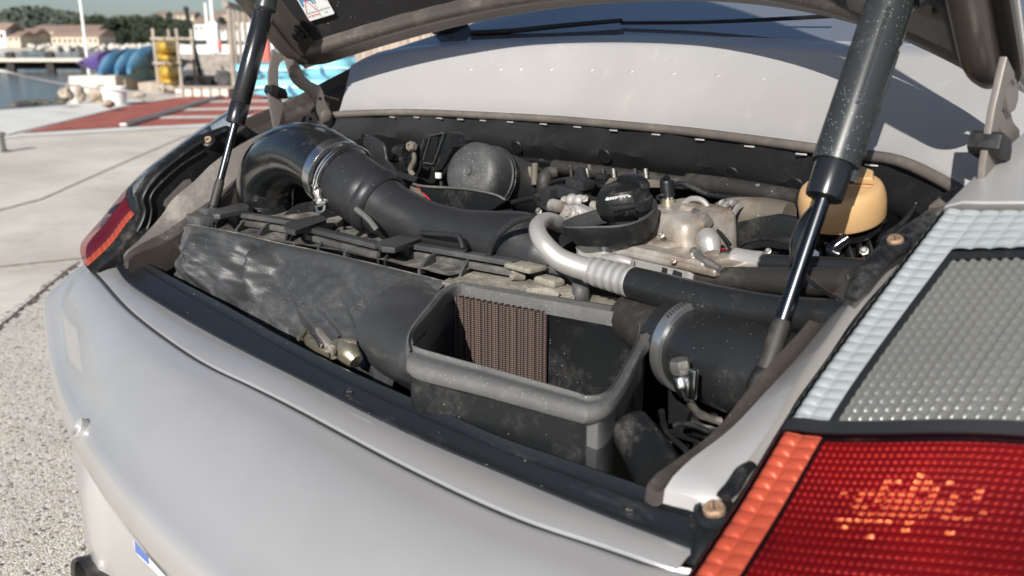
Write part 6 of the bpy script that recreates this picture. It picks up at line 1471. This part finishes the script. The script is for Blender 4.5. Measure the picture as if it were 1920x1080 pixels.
house(36, 64, 64, 80, 215, 8, m_stucco, m_tile, 'small cream house left of the long roofs', 1.4, 3); house(-16, 12, 56, 80, 205, 8, m_stuccow, m_tile, 'white house cut by the left edge of the view', 1.6, 2); house(14, 38, 68, 80, 205, 8, m_stucco, m_tile, 'small tan house next to the white one at the left edge', 1.2, 2)
house(366, 402, 44, 64, 170, 9, m_stuccow, m_tile, 'white villa behind the masts', 1.5, 4); house(402, 426, 54, 64, 165, 8, m_stuccow, m_tile, 'low white annex right of the white villa', .8, 2); house(296, 314, 28, 38, 330, 8, m_stucco, m_tile, 'pale hillside house above the pines', 1.4, 2); house(328, 368, 28, 36, 340, 8, m_stucco, m_tile, 'row of pale hillside houses above the villa', 1.2, 4)
house(404, 430, 28, 42, 300, 8, m_stucco, m_tile, 'tan hillside house right of the tallest mast', 1.4, 3); house(440, 480, 40, 66, 160, 8, m_stuccow, m_tile, 'white house seen between the timber posts', 1.6, 3); house(66, 80, 36, 42, 380, 7, m_stucco, m_tile, 'tiny pale house high in the far left woods', 1.2, 1); house(560, 760, 20, 60, 150, 12, m_stucco, m_tile, 'cream house hidden behind the lid', 2, 5)
# pines
def crown(rnd, W_, H_, n, mat):
    b = MB(); 
    cl = [(Vector((rnd.uniform(-.42, .42) * W_, rnd.uniform(-.3, .3) * W_, rnd.uniform(.30, .80) * H_)), rnd.uniform(.16, .30) * W_) for _ in range(10)]
    for i in range(n):
        c, r = rnd.choice(cl); v = Vector((rnd.gauss(0, 1), rnd.gauss(0, 1), rnd.gauss(0, .8))).normalized() * r * rnd.uniform(.55, 1.05); q = c + v; s_ = rnd.uniform(.18, .42)
        a = Vector((rnd.gauss(0, 1), rnd.gauss(0, 1), rnd.gauss(0, 1))).normalized(); t = a.orthogonal().normalized(); u_ = a.cross(t)
        o = len(b.v); b.add([q + t * s_, q + u_ * s_, q - t * s_, q - u_ * s_], [(0, 1, 2, 3)], mat)
    return b
rnd = random.Random(12); protos = []
for i in range(4):
    tr = empty('pine_tree', (0, 0, -200), 'x', 'tree'); crown(rnd, 9, 9.5, 2600, m_leaf).obj('crown', tr, sharp=180)
    b = MB(); b.tube([(0, 0, -1), (.2, 0, 3), (-.1, .1, 6)], [.28, .22, .12], m_trunk, seg=8)
    for k in range(4): b.tube([(0, 0, 3 + k * .7), (rnd.uniform(-2, 2), rnd.uniform(-1, 1), 5 + k * .8)], [.12, .05], m_trunk, seg=6, smooth=False)
    b.obj('trunk', tr); protos.append(tr)
trees = [(152, 30, 235), (172, 27, 238), (192, 30, 240), (212, 30, 232), (232, 27, 236), (253, 28, 240), (272, 26, 234), (292, 29, 230), (312, 31, 228), (332, 33, 226), (350, 34, 226), (140, 36, 240), (205, 52, 224), (248, 50, 222), (290, 52, 222), (330, 55, 220)]
for i, (px, pyt, d) in enumerate(trees):
    t = protos[i] if i < 4 else copy_tree(protos[i % 4]); h = zat(pyt, d) - zat(88, d); q = at(px, d, zat(88, d)); t.location = q; t.scale = (h / 9.0,) * 3 if i < 12 else (h / 9.0 * 1.3, h / 9.0 * 1.3, h / 9.0); t.rotation_euler = (0, 0, i * 1.3)
    t['group'] = 'dark pines in the grove beyond the kayaks'; xs_ = sorted((q_[0] for q_ in (trees[:12] if i < 12 else trees[12:]))); OD = ['leftmost', 'second', 'third', 'fourth', 'fifth', 'sixth', 'seventh', 'eighth', 'ninth', 'tenth', 'eleventh', 'twelfth']; k_ = xs_.index(px)
    t['label'] = ('tall' if i < 12 else 'low broad') + ' dark pine, ' + (OD[k_] + ' from the left' if k_ else 'leftmost') + (' in the rear row beyond the kayaks' if i < 12 else ' in the front row beyond the kayaks')
b = MB(); rnd = random.Random(9)
for i in range(9000):
    px = rnd.uniform(-700, 1500); d = rnd.uniform(270, 450); zz = -.8 + (9.5 + 3.5 * math.sin(px * .008 + 1) + 1.6 * math.sin(px * .023)) * math.sin(PI / 2 * min(1, (d - 250) / 210 * 1.25)) + rnd.uniform(-.5, 2.2); q = at(px, d, zz); s_ = rnd.uniform(.5, 1.3)
    a = Vector((rnd.gauss(0, 1), rnd.gauss(0, 1), rnd.gauss(0, 1))).normalized(); t_ = a.orthogonal().normalized(); u_ = a.cross(t_); b.add([q + t_ * s_, q + u_ * s_, q - t_ * s_, q - u_ * s_], [(0, 1, 2, 3)], m_leaf2)
b.obj('hillside_scrub', kind='stuff', label='dark green scrub and woods covering the far hillside', sharp=180)
# near bit of greenery behind the window frame
dk2 = rock(812, 40, 45, 40, 40, m_leaf, 'green tree top seen between palisade and lid', 31, None); dk2.name = 'tree_top'; dk2['category'] = 'tree'
